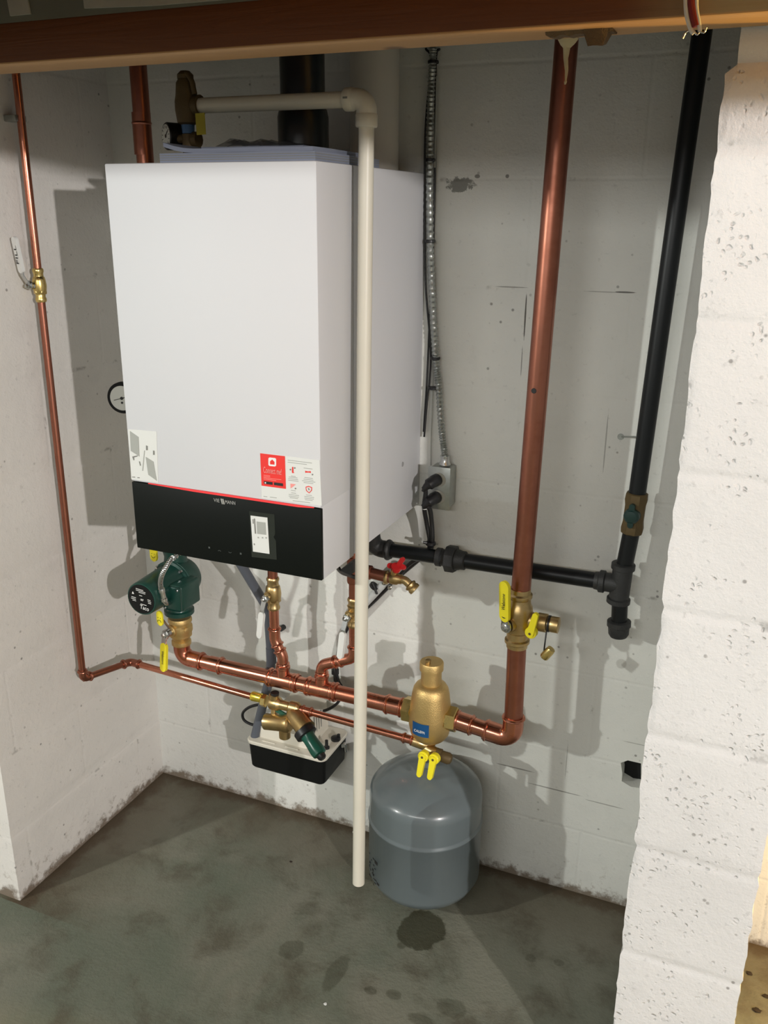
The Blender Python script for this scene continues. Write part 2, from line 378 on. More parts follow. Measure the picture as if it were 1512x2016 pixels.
# back wall with a broken hole low on the right
hole = [at(u, v, y=0) for u, v in ((1222, 1502), (1236, 1497), (1262, 1503), (1262, 1552), (1242, 1549), (1224, 1538), (1225, 1522))]
bm = BM()
outer = [V((-4, 0, -.05)), V((7, 0, -.05)), V((7, 0, 2.2)), V((-4, 0, 2.2))]
ov = [bm.verts.new(p) for p in outer]; hv = [bm.verts.new(p) for p in hole]
es = [bm.edges.new((ov[i], ov[(i + 1) % 4])) for i in range(4)] + [bm.edges.new((hv[i], hv[(i + 1) % len(hv)])) for i in range(len(hv))]
bmesh.ops.triangle_fill(bm, edges=es, use_beauty=True)
hb = [bm.verts.new(v.co + V((0, .10, 0))) for v in hv]; bridge(bm, hv, hb); bm.faces.new(hb)
ob = [bm.verts.new(v.co + V((0, .2, 0))) for v in ov]; bridge(bm, ov, ob); bm.faces.new(ob)
struct('wall_back', bm, 'wall_b')
bm = BM(); hc = sum(hole, V()) / len(hole)
prism(bm, [V((hc.x + (p.x - hc.x) * .995, .035, hc.z + (p.z - hc.z) * .995)) for p in hole], (0, .05, 0))  # black plug whose colour stands in for the shade inside the hole
tag(obj('hole_shade', bm, simple('hole_shade_black', (.004, .004, .004), .9), origin=(hc.x, .04, hc.z)), 'black plug painted as shade in the broken hole low on the back wall beside the right wall', 'hole')

def rough_block_wall(name, lo, hi, mat, z0, seed, amp=.0035, chips=()):
    """wall end of stacked blocks whose visible corners are chipped"""
    bm = BM(); x0, y0, zb = lo; x1, y1, zt = hi
    nx, ny = 14, 12; nzz = int((zt - zb) / .012)
    def P(x, y, z):
        p = V((x, y, z)); ex = min(abs(x - x0), abs(x - x1)); ey = abs(y - y0)
        q = (z - z0) / .2032; dz = abs(q - round(q)) * .2032
        j = max(0, 1 - dz / .009)
        n1 = noise.noise(p * 17 + V((seed, 0, 0))); n2 = noise.noise(p * 55 + V((0, seed, 0))); n3 = noise.noise(V((seed, 3, z * 60)))
        cx = 1 if abs(x - x0) < abs(x - x1) else -1
        if ex < .004:
            p.x += cx * (abs(n1) * amp * 1.6 + max(0, n2) * amp + j * .0035 * (1 + n3))
        if ey < .004:
            p.y += abs(n2) * amp * .25 + j * .002
            if ex < .004: p.y += abs(n1) * amp
        if name == 'wall_right' and z > 1.700:
            if abs(x - x0) < .004: p.x += .014
        if name == 'wall_right' and ey < .004 and abs(z - 1.6995) < .006: p.y += .010
        return p
    xs = [x0 + (x1 - x0) * i / nx for i in range(nx + 1)]; zs = [zb + (zt - zb) * i / nzz for i in range(nzz + 1)]
    ys = [y0 + (y1 - y0) * i / ny for i in range(ny + 1)]
    def grid(f, na, nb):
        g = [[bm.verts.new(f(i, j)) for j in range(nb)] for i in range(na)]
        for i in range(na - 1):
            for j in range(nb - 1): bm.faces.new((g[i][j], g[i + 1][j], g[i + 1][j + 1], g[i][j + 1]))
    grid(lambda i, j: P(xs[i], y0, zs[j]), nx + 1, nzz + 1)
    grid(lambda i, j: P(x0, ys[i], zs[j]), ny + 1, nzz + 1)
    grid(lambda i, j: P(x1, ys[i], zs[j]), ny + 1, nzz + 1)
    grid(lambda i, j: P(xs[i], ys[j], zt), nx + 1, ny + 1)
    bmesh.ops.remove_doubles(bm, verts=bm.verts[:], dist=.0004)
    return struct(name, bm, mat, angle=50)
rough_block_wall('wall_right', (XP0, YF, -.02), (XP1, .02, 2.16), 'wall_r', 1.4086, 3.1)
rough_block_wall('wall_left', (-.22, YF, -.02), (0, .02, 2.16), 'wall_l', 1.4, 9.7, amp=.0015)
bm = BM(); box(bm, (-.7, -.632, 1.738), (2.1, -.552, 1.793), .003)
bv = struct('trim_1', bm, 'wood')
for k, yy in enumerate((-1.02, -1.43)):  # unseen joists, set here to shade the upper walls
    bm = BM(); box(bm, (-2.5, yy - .02, 1.752), (4.6, yy + .02, 2.16), .003); struct('trim_%d' % (k + 2), bm, 'wood')
yb_ = -.405
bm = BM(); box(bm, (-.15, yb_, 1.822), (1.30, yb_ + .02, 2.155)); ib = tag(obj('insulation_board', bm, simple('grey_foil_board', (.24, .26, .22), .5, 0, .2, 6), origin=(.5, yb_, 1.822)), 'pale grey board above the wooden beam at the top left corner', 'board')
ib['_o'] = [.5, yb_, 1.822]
bm = BM(); prism(bm, [at(u, v, y=yb_ - .0005) for u, v in ((163, -30), (168, 17), (300, 12), (470, -2), (560, -10), (560, -30))], (0, -.003, 0)); obj('light_patch', bm, 'patch_light', ib, 'painted patch of light')  # light on the board is put into the white of these patches
bm = BM(); prism(bm, [at(u, v, y=yb_ - .0005) for u, v in ((14, -10), (22, 32), (62, 28), (54, -10))], (0, -.003, 0)); obj('light_patch', bm, 'patch_light', ib, 'small painted patch of light')

# ------------------------------------------------------------------ boiler
BX0, BX1, BZ0, BZ1, BY = .3647, .7647, .9152, 1.6062, -.4781
boiler = thing('wall_boiler', 'white wall-hung boiler with black glass control panel and red sticker', 'boiler', (.5647, -.24, BZ0))
zl = at(258, 945, y=BY).z; zr = at(637, 1003, y=BY).z; ZP = (zl + zr) / 2
FD = .136
bm = BM(); box(bm, (BX0, BY + FD, BZ0 + .002), (BX1, 0, BZ1), .003); obj('casing', bm, 'boiler', boiler)
bm = BM(); box(bm, (BX0, BY, ZP), (BX1, BY + FD - .0012, BZ1), .003); box(bm, (BX0 + .0005, BY + .008, BZ0), (BX1 - .0005, BY + FD - .0012, ZP + .006), .002); obj('front_cover', bm, 'boiler', boiler)
bm = BM(); box(bm, (BX0 + .001, BY + .0002, BZ0), (BX1 - .001, BY + .009, ZP - .002), .0015); pan = obj('control_panel', bm, 'glass_black', boiler, 'black glass control panel')
bm = BM(); x0 = at(292, 952, y=BY).x; x1 = at(618, 1000, y=BY).x
prism(bm, [V((x0, BY - .0006, ZP - .0012)), V((x0 + .10, BY - .0006, ZP - .0035)), V((x1 - .03, BY - .0006, ZP - .0035)), V((x1, BY - .0006, ZP - .001)), V((x1, BY - .0006, ZP)), V((x0, BY - .0006, ZP))], (0, .002, 0))
obj('light_strip', bm, 'redline', boiler, 'thin glowing red strip')
def FP(u, v, d=.0005): p = at(u, v, y=BY - d); return p
lg = at(439, 987, y=BY)
text('logo', 'VIE', lg + V((-.013, -.0003, 0)), X, Z, .0095, 'logo', boiler, fit=.0125)
text('logo', 'MANN', lg + V((.0155, -.0003, -.0002)), X, Z, .0095, 'logo', boiler, fit=.0215)
bm = BM()
for k in range(2): obox(bm, lg + V((-.0022 + k * .0036, -.0006, -.0002)), (1, 0, .25), (0, 1, 0), (.0026, .0006, .0105), .0002)
obj('logo', bm, 'logo', boiler)
def sheet(name, mat, quad, par=boiler, d=.0006, label=None, th=.0005):
    bm = BM(); prism(bm, [FP(u, v, d) for u, v in quad], (0, th, 0)); return obj(name, bm, mat, par, label)
def z4(x, y): return (500 + x * .09921, 880 + y * .09924)
def z4p(*pts): return [z4(*p) for p in pts]
st = sheet('info_sticker', 'sticker', z4p((120, 118), (1300, 262), (1345, 1165), (150, 1010)), d=.0006, label='white info sticker with red square')
sq = sheet('red_square', 'red_print', z4p((122, 125), (612, 184), (632, 832), (150, 768)), st, .0012)
def round_quad(cx, cy, hw, hh, r, n=4):
    o = []
    for sx, sy, a0 in ((1, -1, -90), (1, 1, 0), (-1, 1, 90), (-1, -1, 180)):
        for k in range(n + 1):
            a = math.radians(a0 + 90 * k / n); o.append((cx + sx * (hw - r) + r * math.cos(a), cy + sy * (hh - r) + r * math.sin(a)))
    return o
sheet('house_icon', 'ink_white', [z4(x, y + (x - 362) * .10) for x, y in round_quad(362, 298, 76, 84, 30)], sq, .0018)
sheet('house_icon', 'red_print', z4p((318, 285), (360, 250), (404, 296), (404, 352), (320, 344)), sq, .0024)
c = FP(*z4(370, 478), .0018); xd = FP(*z4(550, 500), .0018) - FP(*z4(190, 455), .0018)
text('connect_me_text', 'Connect me!', c, xd, Z, .0155, 'pink_ink', sq, fit=xd.length)
sheet('store_badge', 'ink', z4p((196, 678), (366, 698), (368, 752), (198, 732)), sq, .0018)
sheet('store_badge', 'ink', z4p((396, 702), (572, 724), (574, 780), (398, 756)), sq, .0018)
sheet('store_icon', 'ink_white', z4p((212, 698), (236, 700), (238, 726), (214, 724)), sq, .0024)
bm = BM()
for (xa, ya, ln) in ((190, 555, 130), (190, 580, 130), (190, 605, 350), (190, 632, 250)):
    prism(bm, [FP(*z4(xa, ya), .0018), FP(*z4(xa + ln, ya + ln * .12), .0018), FP(*z4(xa + ln, ya + ln * .12 + 8), .0018), FP(*z4(xa, ya + 8), .0018)], (0, .0004, 0))
obj('fine_print', bm, 'pink_ink', sq)
bm = BM()
for (xa, ya, ln) in ((668, 255, 480), (668, 296, 380), (985, 412, 175), (735, 570, 90), (690, 590, 170), (680, 622, 190), (680, 652, 200), (1000, 600, 165), (985, 632, 190), (955, 662, 260),
                     (985, 698, 190), (735, 855, 90), (740, 905, 90), (690, 935, 200), (690, 968, 195), (710, 1000, 160), (1035, 945, 110), (1000, 975, 190), (1000, 1008, 185), (1010, 1040, 150), (770, 1060, 340), (190, 975, 70), (318, 990, 130)):
    prism(bm, [FP(*z4(xa, ya), .0012), FP(*z4(xa + ln, ya + ln * .125), .0012), FP(*z4(xa + ln, ya + ln * .125 + 11), .0012), FP(*z4(xa, ya + 11), .0012)], (0, .0004, 0))
obj('fine_print', bm, 'ink_grey', st)
sheet('thermometer_icon', 'red_print', z4p((757, 395), (778, 397), (782, 500), (800, 515), (760, 520), (752, 490)), st, .0013)
sheet('wrench_icon', 'red_print', z4p((1018, 470), (1045, 482), (1090, 486), (1120, 478), (1128, 518), (1095, 508), (1045, 508), (1018, 515)), st, .0013)
sheet('corner_icon', 'pink_ink', z4p((722, 728), (828, 742), (728, 822)), st, .0013)
sheet('shield_icon', 'red_print', z4p((1025, 790), (1085, 775), (1150, 800), (1148, 865), (1095, 920), (1035, 870)), st, .0013)
sheet('shield_icon', 'sticker', z4p((1040, 804), (1086, 793), (1135, 812), (1133, 858), (1094, 900), (1049, 862)), st, .0019)
sheet('check_icon', 'ink_mid', z4p((1068, 815), (1088, 818), (1105, 850), (1085, 862)), st, .0025)
for x, y in ((808, 418), (1160, 548), (822, 826), (722, 450)): sheet('dot_icon', 'ink_mid', [z4(x + 15 * math.cos(a * math.pi / 4), y + 16 * math.sin(a * math.pi / 4)) for a in range(8)], st, .0013)
def z5(x, y): return (240 + x * .05952, 840 + y * .05952)
def z5p(*p): return [z5(*q) for q in p]
st2 = sheet('diagram_sticker', 'sticker', z5p((205, 80), (1140, 160), (1200, 1850), (310, 1730)), d=.0006, label='clear white sticker with grey mounting diagram')
sheet('diagram', 'ink_grey', z5p((262, 145), (548, 345), (575, 985), (290, 800)), st2, .0013)
sheet('diagram', 'ink_grey', z5p((785, 1000), (1040, 1160), (1150, 1790), (870, 1590)), st2, .0013)
sheet('diagram', 'ink_grey', z5p((735, 790), (755, 790), (695, 1460), (672, 1460)), st2, .0013)
sheet('diagram', 'ink_mid', z5p((795, 620), (845, 640), (850, 780), (800, 780)), st2, .0013)
sheet('diagram', 'ink_mid', z5p((1030, 790), (1075, 800), (1078, 930), (1030, 935)), st2, .0013)
sheet('diagram', 'ink_mid', z5p((560, 1150), (590, 1150), (625, 1280), (600, 1300)), st2, .0013)
sheet('diagram', 'ink_mid', z5p((340, 990), (520, 950), (510, 985), (400, 1020), (405, 1110), (380, 1110)), st2, .0013)
sheet('diagram', 'ink_mid', z5p((340, 1655), (430, 1660), (430, 1685), (340, 1680)), st2, .0013)
sheet('diagram', 'ink_mid', z5p((510, 1675), (580, 1680), (580, 1705), (510, 1700)), st2, .0013)
def z6(x, y): return (470 + x * .05952, 990 + y * .05952)
def z6p(*p): return [z6(*q) for q in p]
fl = sheet('display_film', 'tape', z6p((345, 270), (1180, 380), (1205, 1040), (1150, 1130), (1230, 1250), (1255, 1880), (430, 1790)), pan, .0004, 'dark protective film')
ns = sheet('number_sticker', 'sticker', z6p((390, 420), (945, 490), (1015, 1690), (470, 1610)), pan, .0012, 'white data sticker')
sheet('print', 'ink_grey', z6p((590, 620), (880, 655), (905, 1060), (610, 1025)), ns, .0018)
sheet('print', 'ink_mid', z6p((500, 520), (535, 524), (570, 1020), (530, 1018)), ns, .0018)
sheet('print', 'ink_mid', z6p((455, 540), (480, 545), (490, 690), (465, 690)), ns, .0018)
for x in (620, 760, 880): sheet('print', 'ink_grey', z6p((x, 1100 + x * .04), (x + 45, 1105 + x * .04), (x + 50, 1150 + x * .04), (x + 5, 1145 + x * .04)), ns, .0018)
sheet('print', 'ink_mid', z6p((495, 1345), (525, 1348), (530, 1400), (500, 1396)), ns, .0018)
for (u, v, k) in ((412, 1078, 0), (432, 1084, 1), (453, 1088, 2), (474, 1090, 0)):
    bm = BM(); c = FP(u, v, .0004)
    if k == 0: obox(bm, c, X, Y, (.0035, .0003, .0035))
    else:
        s = 1 if k == 1 else -1
        for q in (-1, 1): obox(bm, c + V((q * .0014, 0, 0)), (1, 0, -q * s * .6), Y, (.004, .0003, .0008))
    obj('touch_icon', bm, 'dim_icon', pan)
bm = BM(); sc = at(793, 914, x=BX1 + .0005); lathe(bm, V((BX1, sc.y, sc.z)), X, [(0, .0055), (.0008, .005)], 20); obj('screw_cover', bm, simple('grey_cap', (.30, .30, .30), .5), boiler, 'small grey plug on the side')
# dark underside fittings
bm = BM(); box(bm, (BX0 + .05, -.40, BZ0 - .006), (BX1 - .10, -.03, BZ0 + .004), .001); obj('underside_plate', bm, 'black', boiler)

# papers lying on the boiler
yF = BY + .012
for k, (x0, x1, ya, yb, z0, z1, lab, nm, cat) in enumerate((
        (.470, .757, yF, -.22, BZ1 + .0002, BZ1 + .0145, 'thick bluish manual lying lowest on top of the white boiler', 'manual', 'manual'),
        (.474, .750, yF + .006, -.24, BZ1 + .0150, BZ1 + .0215, 'thin booklet with lifted left corner in the middle of the paper pile', 'booklet', 'booklet'),
        (.505, .700, yF + .07, -.26, BZ1 + .0230, BZ1 + .0280, 'narrow folded leaflet topmost on the paper pile', 'leaflet', 'leaflet'))):
    bm = BM(); n = 14; th = z1 - z0
    def top(i, j, zz, x0=x0, x1=x1, ya=ya, yb=yb, k=k):
        x = x0 + (x1 - x0) * i / n; y = ya + (yb - ya) * j / n
        lift = .010 * max(0, 1 - i / 3.0) ** 2 if k == 1 else 0
        return V((x, y, zz + lift + .0008 * math.sin(i * .8 + j * .5 + k) * (0 if k == 0 and zz < BZ1 + .004 else .3)))
    g0 = [[bm.verts.new(top(i, j, z0)) for j in range(n + 1)] for i in range(n + 1)]
    g1 = [[bm.verts.new(top(i, j, z1)) for j in range(n + 1)] for i in range(n + 1)]
    for i in range(n):
        for j in range(n):
            bm.faces.new((g0[i][j], g0[i][j + 1], g0[i + 1][j + 1], g0[i + 1][j])); bm.faces.new((g1[i][j], g1[i + 1][j], g1[i + 1][j + 1], g1[i][j + 1]))
    for i in range(n):
        bm.faces.new((g0[i][0], g0[i + 1][0], g1[i + 1][0], g1[i][0])); bm.faces.new((g0[i][n], g1[i][n], g1[i + 1][n], g0[i + 1][n]))
        bm.faces.new((g0[0][i], g1[0][i], g1[0][i + 1], g0[0][i + 1])); bm.faces.new((g0[n][i], g0[n][i + 1], g1[n][i + 1], g1[n][i]))
    pp = tag(obj(nm, bm, 'paper', origin=((x0 + x1) / 2, (ya + yb) / 2, z0)), lab, cat)
    if k == 0:
        pp['_o'] = [(x0 + x1) / 2, (ya + yb) / 2, z0]
        for q in range(3):
            zz = z0 + th * (q + 1) / 4; bm = BM(); box(bm, (x0 - .0006, ya - .0006, zz), (x1 + .0006, yb, zz + .0009)); obj('page_gap', bm, 'ink_mid', pp)
bm = BM(); n = 12
g = []
for i in range(n + 1):
    row = []
    for j in range(n + 1):
        x = .535 + .15 * i / n; y = -.40 + .09 * j / n
        h = .002 + .022 * abs(noise.noise(V((i * .55, j * .5, 2)))) * (1 - i / n * .8) + .003 * math.sin(j * 1.3 + i * .6) ** 2
        row.append(bm.verts.new((x + .006 * noise.noise(V((i, j, 5))), y, BZ1 + .0283 + h * (0 if 0 in (i, j) or n in (i, j) else 1))))
    g.append(row)
for i in range(n):
    for j in range(n): bm.faces.new((g[i][j], g[i + 1][j], g[i + 1][j + 1], g[i][j + 1]))
for f in bm.faces: f.smooth = True
bmesh.ops.solidify(bm, geom=bm.faces[:], thickness=.0003)
tag(obj('plastic_bag', bm, 'clear', origin=(.62, -.35, BZ1 + .028), angle=80), 'crumpled clear plastic bag lying on the papers above the boiler', 'bag')

# ------------------------------------------------------------------ flue and pipes behind the boiler
VC = at(597, 255, y=-.24); vx = VC.x
t = thing('flue_pipe', 'black flue pipe rising from a collar on top of the boiler', 'flue', (vx, -.24, BZ1))
bm = BM(); lathe(bm, (vx, -.24, BZ1 + .05), Z, [(0, .0395), (.5, .0395)], 40); obj('pipe', bm, 'flue', t)
bm = BM(); lathe(bm, (vx, -.24, BZ1), Z, [(0, .042), (.004, .0455), (.05, .0455), (.085, .0455), (.098, .0425), (.1, .0395)], 40); obj('collar', bm, 'flue', t)
# cream intake pipe close to the back wall
wx = at(737, 180, y=-.07).x
bm = BM(); lathe(bm, (wx, -.0685, 1.30), Z, [(0, .047), (.86, .047)], 40)
tag(obj('intake_pipe', bm, 'pvc2', origin=(wx, -.0685, 1.30)), 'wide cream pipe standing behind the boiler at the back wall', 'pipe')

# relief valve with gauge, and the discharge pipe
RY = -.358
rv0 = at(368, 210, y=RY); rx = rv0.x
pz = (at(560, 203, y=RY).z + at(400, 206, y=RY).z) / 2
t = thing('relief_valve', 'shade-darkened brass relief valve with round gauge above the boiler', 'valve', (rx, RY, BZ1))
rz = lambda v: at(365, v, y=RY).z
B0 = rz(246); LB = rz(150) - B0
bm = BM(); lathe(bm, (rx, RY, B0), Z, [(0, .012), (.003, .0175), (LB * .12, .0185), (LB * .3, .0205), (LB * .48, .0205), (LB * .6, .0185), (LB * .72, .0175), (LB * .86, .0165), (LB * .92, .0135), (LB, .012)], 24)
lathe(bm, (rx, RY, pz), X, [(0, .015), (.016, .015), (.018, .0175), (.028, .0175)], 24)
obj('body', bm, 'brass_old_shaded', t)
bm = BM(); p0 = V((rx - .004, RY - .004, B0 + LB)); sweep(bm, fillet([p0, p0 + V((.014, -.004, .004)), p0 + V((.024, -.006, -.010)), p0 + V((.028, -.006, -.030))], .008), .0045, 10); lathe(bm, V((rx, RY, B0 + LB - .004)), Z, [(0, .014), (.006, .014), (.012, .008)], 16); obj('test_lever', bm, 'brass_old_shaded', t)
bm = BM(); lathe(bm, (rx, RY, B0 - .014), Z, [(0, .0105), (.015, .0115)], 20); obj('thread_seal', bm, 'bluepaint', t, 'blue thread seal')
bm = BM(); lathe(bm, (rx, RY, BZ1 - .001), Z, [(0, .009), (.010, .009), (.010, .0115), (B0 - .014 - BZ1, .0115)], 20); lathe(bm, (rx - .03, RY, B0 - .022), X, [(0, .007), (.03, .007)], 16); lathe(bm, (rx + .011, RY, B0 - .024), X, [(0, .013), (.010, .013)], 12); obj('tee', bm, 'brass_old_shaded', t)
gc = at(327, 268, y=RY - .004); gd = V((-.55, -.83, .0)).normalized()
bm = BM(); lathe(bm, gc, -gd, [(0, .0195), (0, .0215), (.002, .023), (.026, .0225), (.032, .016), (.034, .006)], 32); g_ = obj('gauge', bm, 'black', t, 'small round pressure gauge')
bm = BM(); lathe(bm, gc + gd * .0006, -gd, [(0, .0193), (.0008, .0195)], 32); obj('dial', bm, 'gauge_face', g_)
bm = BM(); lathe(bm, gc + gd * .0014, -gd, [(0, .003), (.001, .003)], 12)
a_, b2, _ = frame(gd)
capsule_plate(bm, gc + gd * .0012, gc + gd * .0012 + (b2 * .6 + a_ * .8) * .012, .0016, gd, .0006)
for k in range(11):
    an = math.radians(-135 + 27 * k); dv = a_ * math.sin(an) + b2 * math.cos(an); obox(bm, gc + gd * .001 + dv * .0155, dv, gd, (.004, .0004, .0009))
obj('needle', bm, 'ink', g_)
bm = BM(); sweep(bm, [gc - gd * .03, V((rx - .02, RY, B0 - .022))], .006, 12); obj('gauge_stem', bm, 'brass_old_shaded', t)
q = at(395, 244, y=RY - .022); bm = BM(); obox(bm, q, (1, -.15, .02), Y, (.021, .0006, .034)); obj('warning_tag', bm, 'yellowtag', t, 'yellow hanging tag'); 

PX = .792
pt = at(722, 200, y=RY); pbz = at(706, 1738, x=PX).z
t = thing('discharge_pipe', 'off-white plastic discharge pipe with elbow dropping in front of boiler side', 'pipe', (PX, RY, pbz))
pbot = at(706, 1738, x=PX + .001); ptop = V((pt.x, RY, pz + .0))
bm = BM(); sweep(bm, [V((rx + .016, RY, pz)), V((ptop.x - .02, RY, pz))], .0125, 28); obj('horizontal_pipe', bm, 'pvc', t)
bm = BM(); bx_ = ptop
dn = (pbot - ptop).normalized()
for (p, q_, rr) in ((bx_ + dn * .02, pbot, .0126),):
    a_, b2, d2 = frame(dn); r0 = ring(bm, p, a_, b2, rr, 28); r1 = ring(bm, q_, a_, b2, rr, 28); r2 = ring(bm, q_, a_, b2, rr * .8, 28); r3 = ring(bm, p, a_, b2, rr * .8, 28)
    bridge(bm, r0, r1); bridge(bm, r1, r2); bridge(bm, r2, r3); bridge(bm, r3, r0)
obj('vertical_pipe', bm, 'pvc', t)
bm = BM(); sweep(bm, fillet([bx_ - X * .036, bx_, bx_ + dn * .040], .019, 8), .0165, 28)
lathe(bm, bx_ - X * .038, X, [(0, .0165), (.002, .0178), (.014, .0178), (.016, .0165)], 28); lathe(bm, bx_ + dn * .022, dn, [(0, .0165), (.002, .0178), (.018, .0178), (.020, .0165)], 28)
obj('elbow', bm, 'pvc', t)
bm = BM(); q = at(740, 206, y=RY); obox(bm, bx_ + V((-.030, -.0175, .001)), X, Y, (.008, .0006, .003)); obj('printed_mark', bm, 'ink_mid', t)

# ------------------------------------------------------------------ valve builders
def vbody(bm, c, d, r, L, mat_n=28, k=1.0):
    """ball valve body: beads at the mouths, hex shoulders, swollen middle"""
    c = V(c); d = V(d).normalized(); s = c - d * L / 2
    lathe(bm, s, d, [(0, r * 1.12), (.003, r * 1.28), (.007, r * 1.28), (.010, r * 1.12), (L * .24, r * 1.14), (L * .27, r * 1.35), (L * .36, r * 1.5 * k), (L * .5, r * 1.62 * k), (L * .64, r * 1.5 * k), (L * .73, r * 1.35), (L * .76, r * 1.14),
                     (L - .010, r * 1.12), (L - .007, r * 1.28), (L - .003, r * 1.28), (L, r * 1.12)], mat_n)
    lathe(bm, s + d * L * .235, d, [(0, r * 1.42), (.001, r * 1.5), (L * .10, r * 1.5), (L * .10 + .001, r * 1.42)], 6)
def lever(par, c, sd, hd, r0, length, wdt, grip, stem=.014, off=.016, rise=.02, gl=.6, name='handle', lab=None, txt=None, tmat='ink', tsize=.009, tfit=None, nut='steel', face=None):
    """stem with nut, bent steel arm and a vinyl grip; c valve centre, sd stem direction, hd handle direction"""
    c = V(c); sd = V(sd).normalized(); hd = V(hd).normalized(); s0 = c + sd * r0
    bm = BM(); lathe(bm, s0 - sd * .004, sd, [(0, wdt * .42), (stem * .6, wdt * .42), (stem * .6, wdt * .5), (stem, wdt * .5)], 16)
    lathe(bm, s0 + sd * stem, sd, [(0, wdt * .36), (.001, wdt * .40), (.006, wdt * .40), (.007, wdt * .3), (.010, wdt * .22)], 6); obj('stem_nut', bm, nut, par)
    side = sd.cross(hd).normalized(); j0 = s0 + sd * stem; j1 = j0 + hd * rise + sd * off; j2 = j0 + hd * length + sd * (off + .002)
    bm = BM(); capsule_plate(bm, j0, j0 + hd * .003, wdt * 1.05, sd, .003)
    prism(bm, [j0 - side * wdt * .42, j0 + side * wdt * .42, j1 + side * wdt * .36, j1 - side * wdt * .36], (sd - hd * .2).normalized() * .0022)
    capsule_plate(bm, j1, j1 + hd * (length - rise) * .5, wdt * .7, sd, .0022); h = obj(name, bm, 'steel', par, lab or 'lever handle')
    g0 = j1 + hd * (length - rise) * (1 - gl); bm = BM(); capsule_plate(bm, g0, j2, wdt, sd, .007)
    es = [e for e in bm.edges if len(e.link_faces) == 2 and e.calc_face_angle(0) > 1.2]
    bmesh.ops.bevel(bm, geom=es, offset=.002, segments=2, affect='EDGES')
    gp = obj('grip', bm, grip, h)
    if txt:
        f = V(face) if face is not None else sd
        mid = (g0 + j2) / 2 + f * .0038
        yd = f.cross(hd); text('lettering', txt, mid, hd, yd, tsize, tmat, h, fit=tfit)
    return h
def tee_handle(par, c, ax, d, mat='yellow', L=.040):
    """short moulded wing grip with a round hub"""
    c = V(c); ax = V(ax).normalized(); d = V(d).normalized(); bm = BM()
    lathe(bm, c - ax * .003, ax, [(0, .0110), (.001, .0120), (.012, .0120), (.013, .0110)], 18)
    capsule_plate(bm, c + ax * .009, c + ax * .011 + d * L, .0150, ax, .008, w1=.0115)
    h = obj('wing_handle', bm, mat, par); bm = BM(); lathe(bm, c + ax * .0105, ax, [(0, .0028), (.0035, .0028), (.004, .001)], 6); obj('screw', bm, 'brass_old_shaded', h); return h

# ------------------------------------------------------------------ left fill line
LX, LY = .030, -.305
zb = at(165, 1335, x=LX).z
jn = at(257, 1303, y=-.17); SY = -.17; sz = jn.z
bend = V((LX, LY, zb + .0))
vz = at(72, 562, x=LX).z
t = thing('fill_pipe', 'thin copper pipe dropping along the left wall, then running right', 'pipe', (LX, LY, zb))
top = at(28, 120, y=-.305); topx = LX
bm = BM(); sweep(bm, [V((LX, LY, 2.16)), V((LX, LY, vz + .03))], .008, 20); obj('upper_run', bm, 'copper', t)
bm = BM(); sweep(bm, [V((LX, LY, vz - .03)), bend + Z * .012], .008, 20); obj('lower_run', bm, 'copper_dull', t)
bm = BM(); sweep(bm, [bend, V(jn)], .008, 20); obj('cross_run', bm, 'copper_dull', t)
e2 = V((at(520, 1378, y=SY).x, SY, at(520, 1378, y=SY).z))
bm = BM(); sweep(bm, [V(jn), e2 - X * .01], .008, 20); obj('long_run', bm, 'copper', t)
d1 = (V(jn) - bend).normalized(); d2 = (e2 - V(jn)).normalized()
bm = BM(); fitting(bm, [bend + Z * .024, bend, bend + d1 * .024], .0098, .012); obj('elbow', bm, 'copper_dull', t)
bm = BM(); fitting(bm, [V(jn) - d1 * .026, V(jn), V(jn) + d2 * .030], .0098, .013); obj('elbow', bm, 'copper_dull', t)
bm = BM(); obox(bm, (LX / 2, LY, 1.70), Y, X, (.03, LX, .012), .002); obj('pipe_clip', bm, 'galv', t)
t = thing('ball_valve', 'brass ball valve with white FILL handle on the left wall pipe', 'valve', (LX, LY, vz))
bm = BM(); vbody(bm, (LX, LY, vz), Z, .0088, .068); lathe(bm, (LX, LY, vz), V((-.35, -1, 0)), [(0, .008), (.020, .0075)], 16); obj('body', bm, 'brass_bright', t)
sdv = V((-.25, -1, 0)).normalized()
lever(t, (LX, LY, vz), V((-.25, -1, 0)), V((-.0, -.10, 1)), .012, .090, .0150, 'white_vinyl', stem=.010, off=.012, rise=.024, gl=.86, lab='white grip marked FILL', txt='FILL', tsize=.012, tfit=.036)

# ------------------------------------------------------------------ circulator column at the left
CXL = .207; HY = -.15
zf = at(355, 1207, y=HY).z; zt = .815
cz = at(352, 1140, y=HY).z
t = thing('supply_pipe', 'thick copper pipe going up behind the left edge of the boiler', 'pipe', (.195, HY, .90))
tp = at(270, 140, y=HY)
bm = BM(); sweep(bm, [V((CXL, HY, .855)), V((CXL - .002, HY, 1.2)), V((tp.x, HY, 2.15))], .0175, 28); obj('run', bm, 'copper_dull', t)
bm = BM(); bead(bm, (tp.x + .002, HY, 1.70), Z, .0175, .008, .003); lathe(bm, (tp.x + .002, HY, 1.64), Z, [(0, .0190), (.08, .0190)], 28); obj('coupling', bm, 'copper_dull', t)
gc = at(240, 784, y=HY - .06)
t = thing('temperature_gauge', 'round black-rimmed gauge half hidden by the boiler left edge', 'gauge', gc)
gd = V((.25, -1, 0)).normalized()
bm = BM(); lathe(bm, gc, -gd, [(0, .0272), (0, .034), (.003, .035), (.012, .035), (.016, .030), (.016, .006), (.05, .006)], 40); ge = gc - gd * .047; sweep(bm, fillet([ge + gd * .02, ge, V((CXL - .008, HY, gc.z))], .006), .006, 12); obj('case', bm, 'black', t)
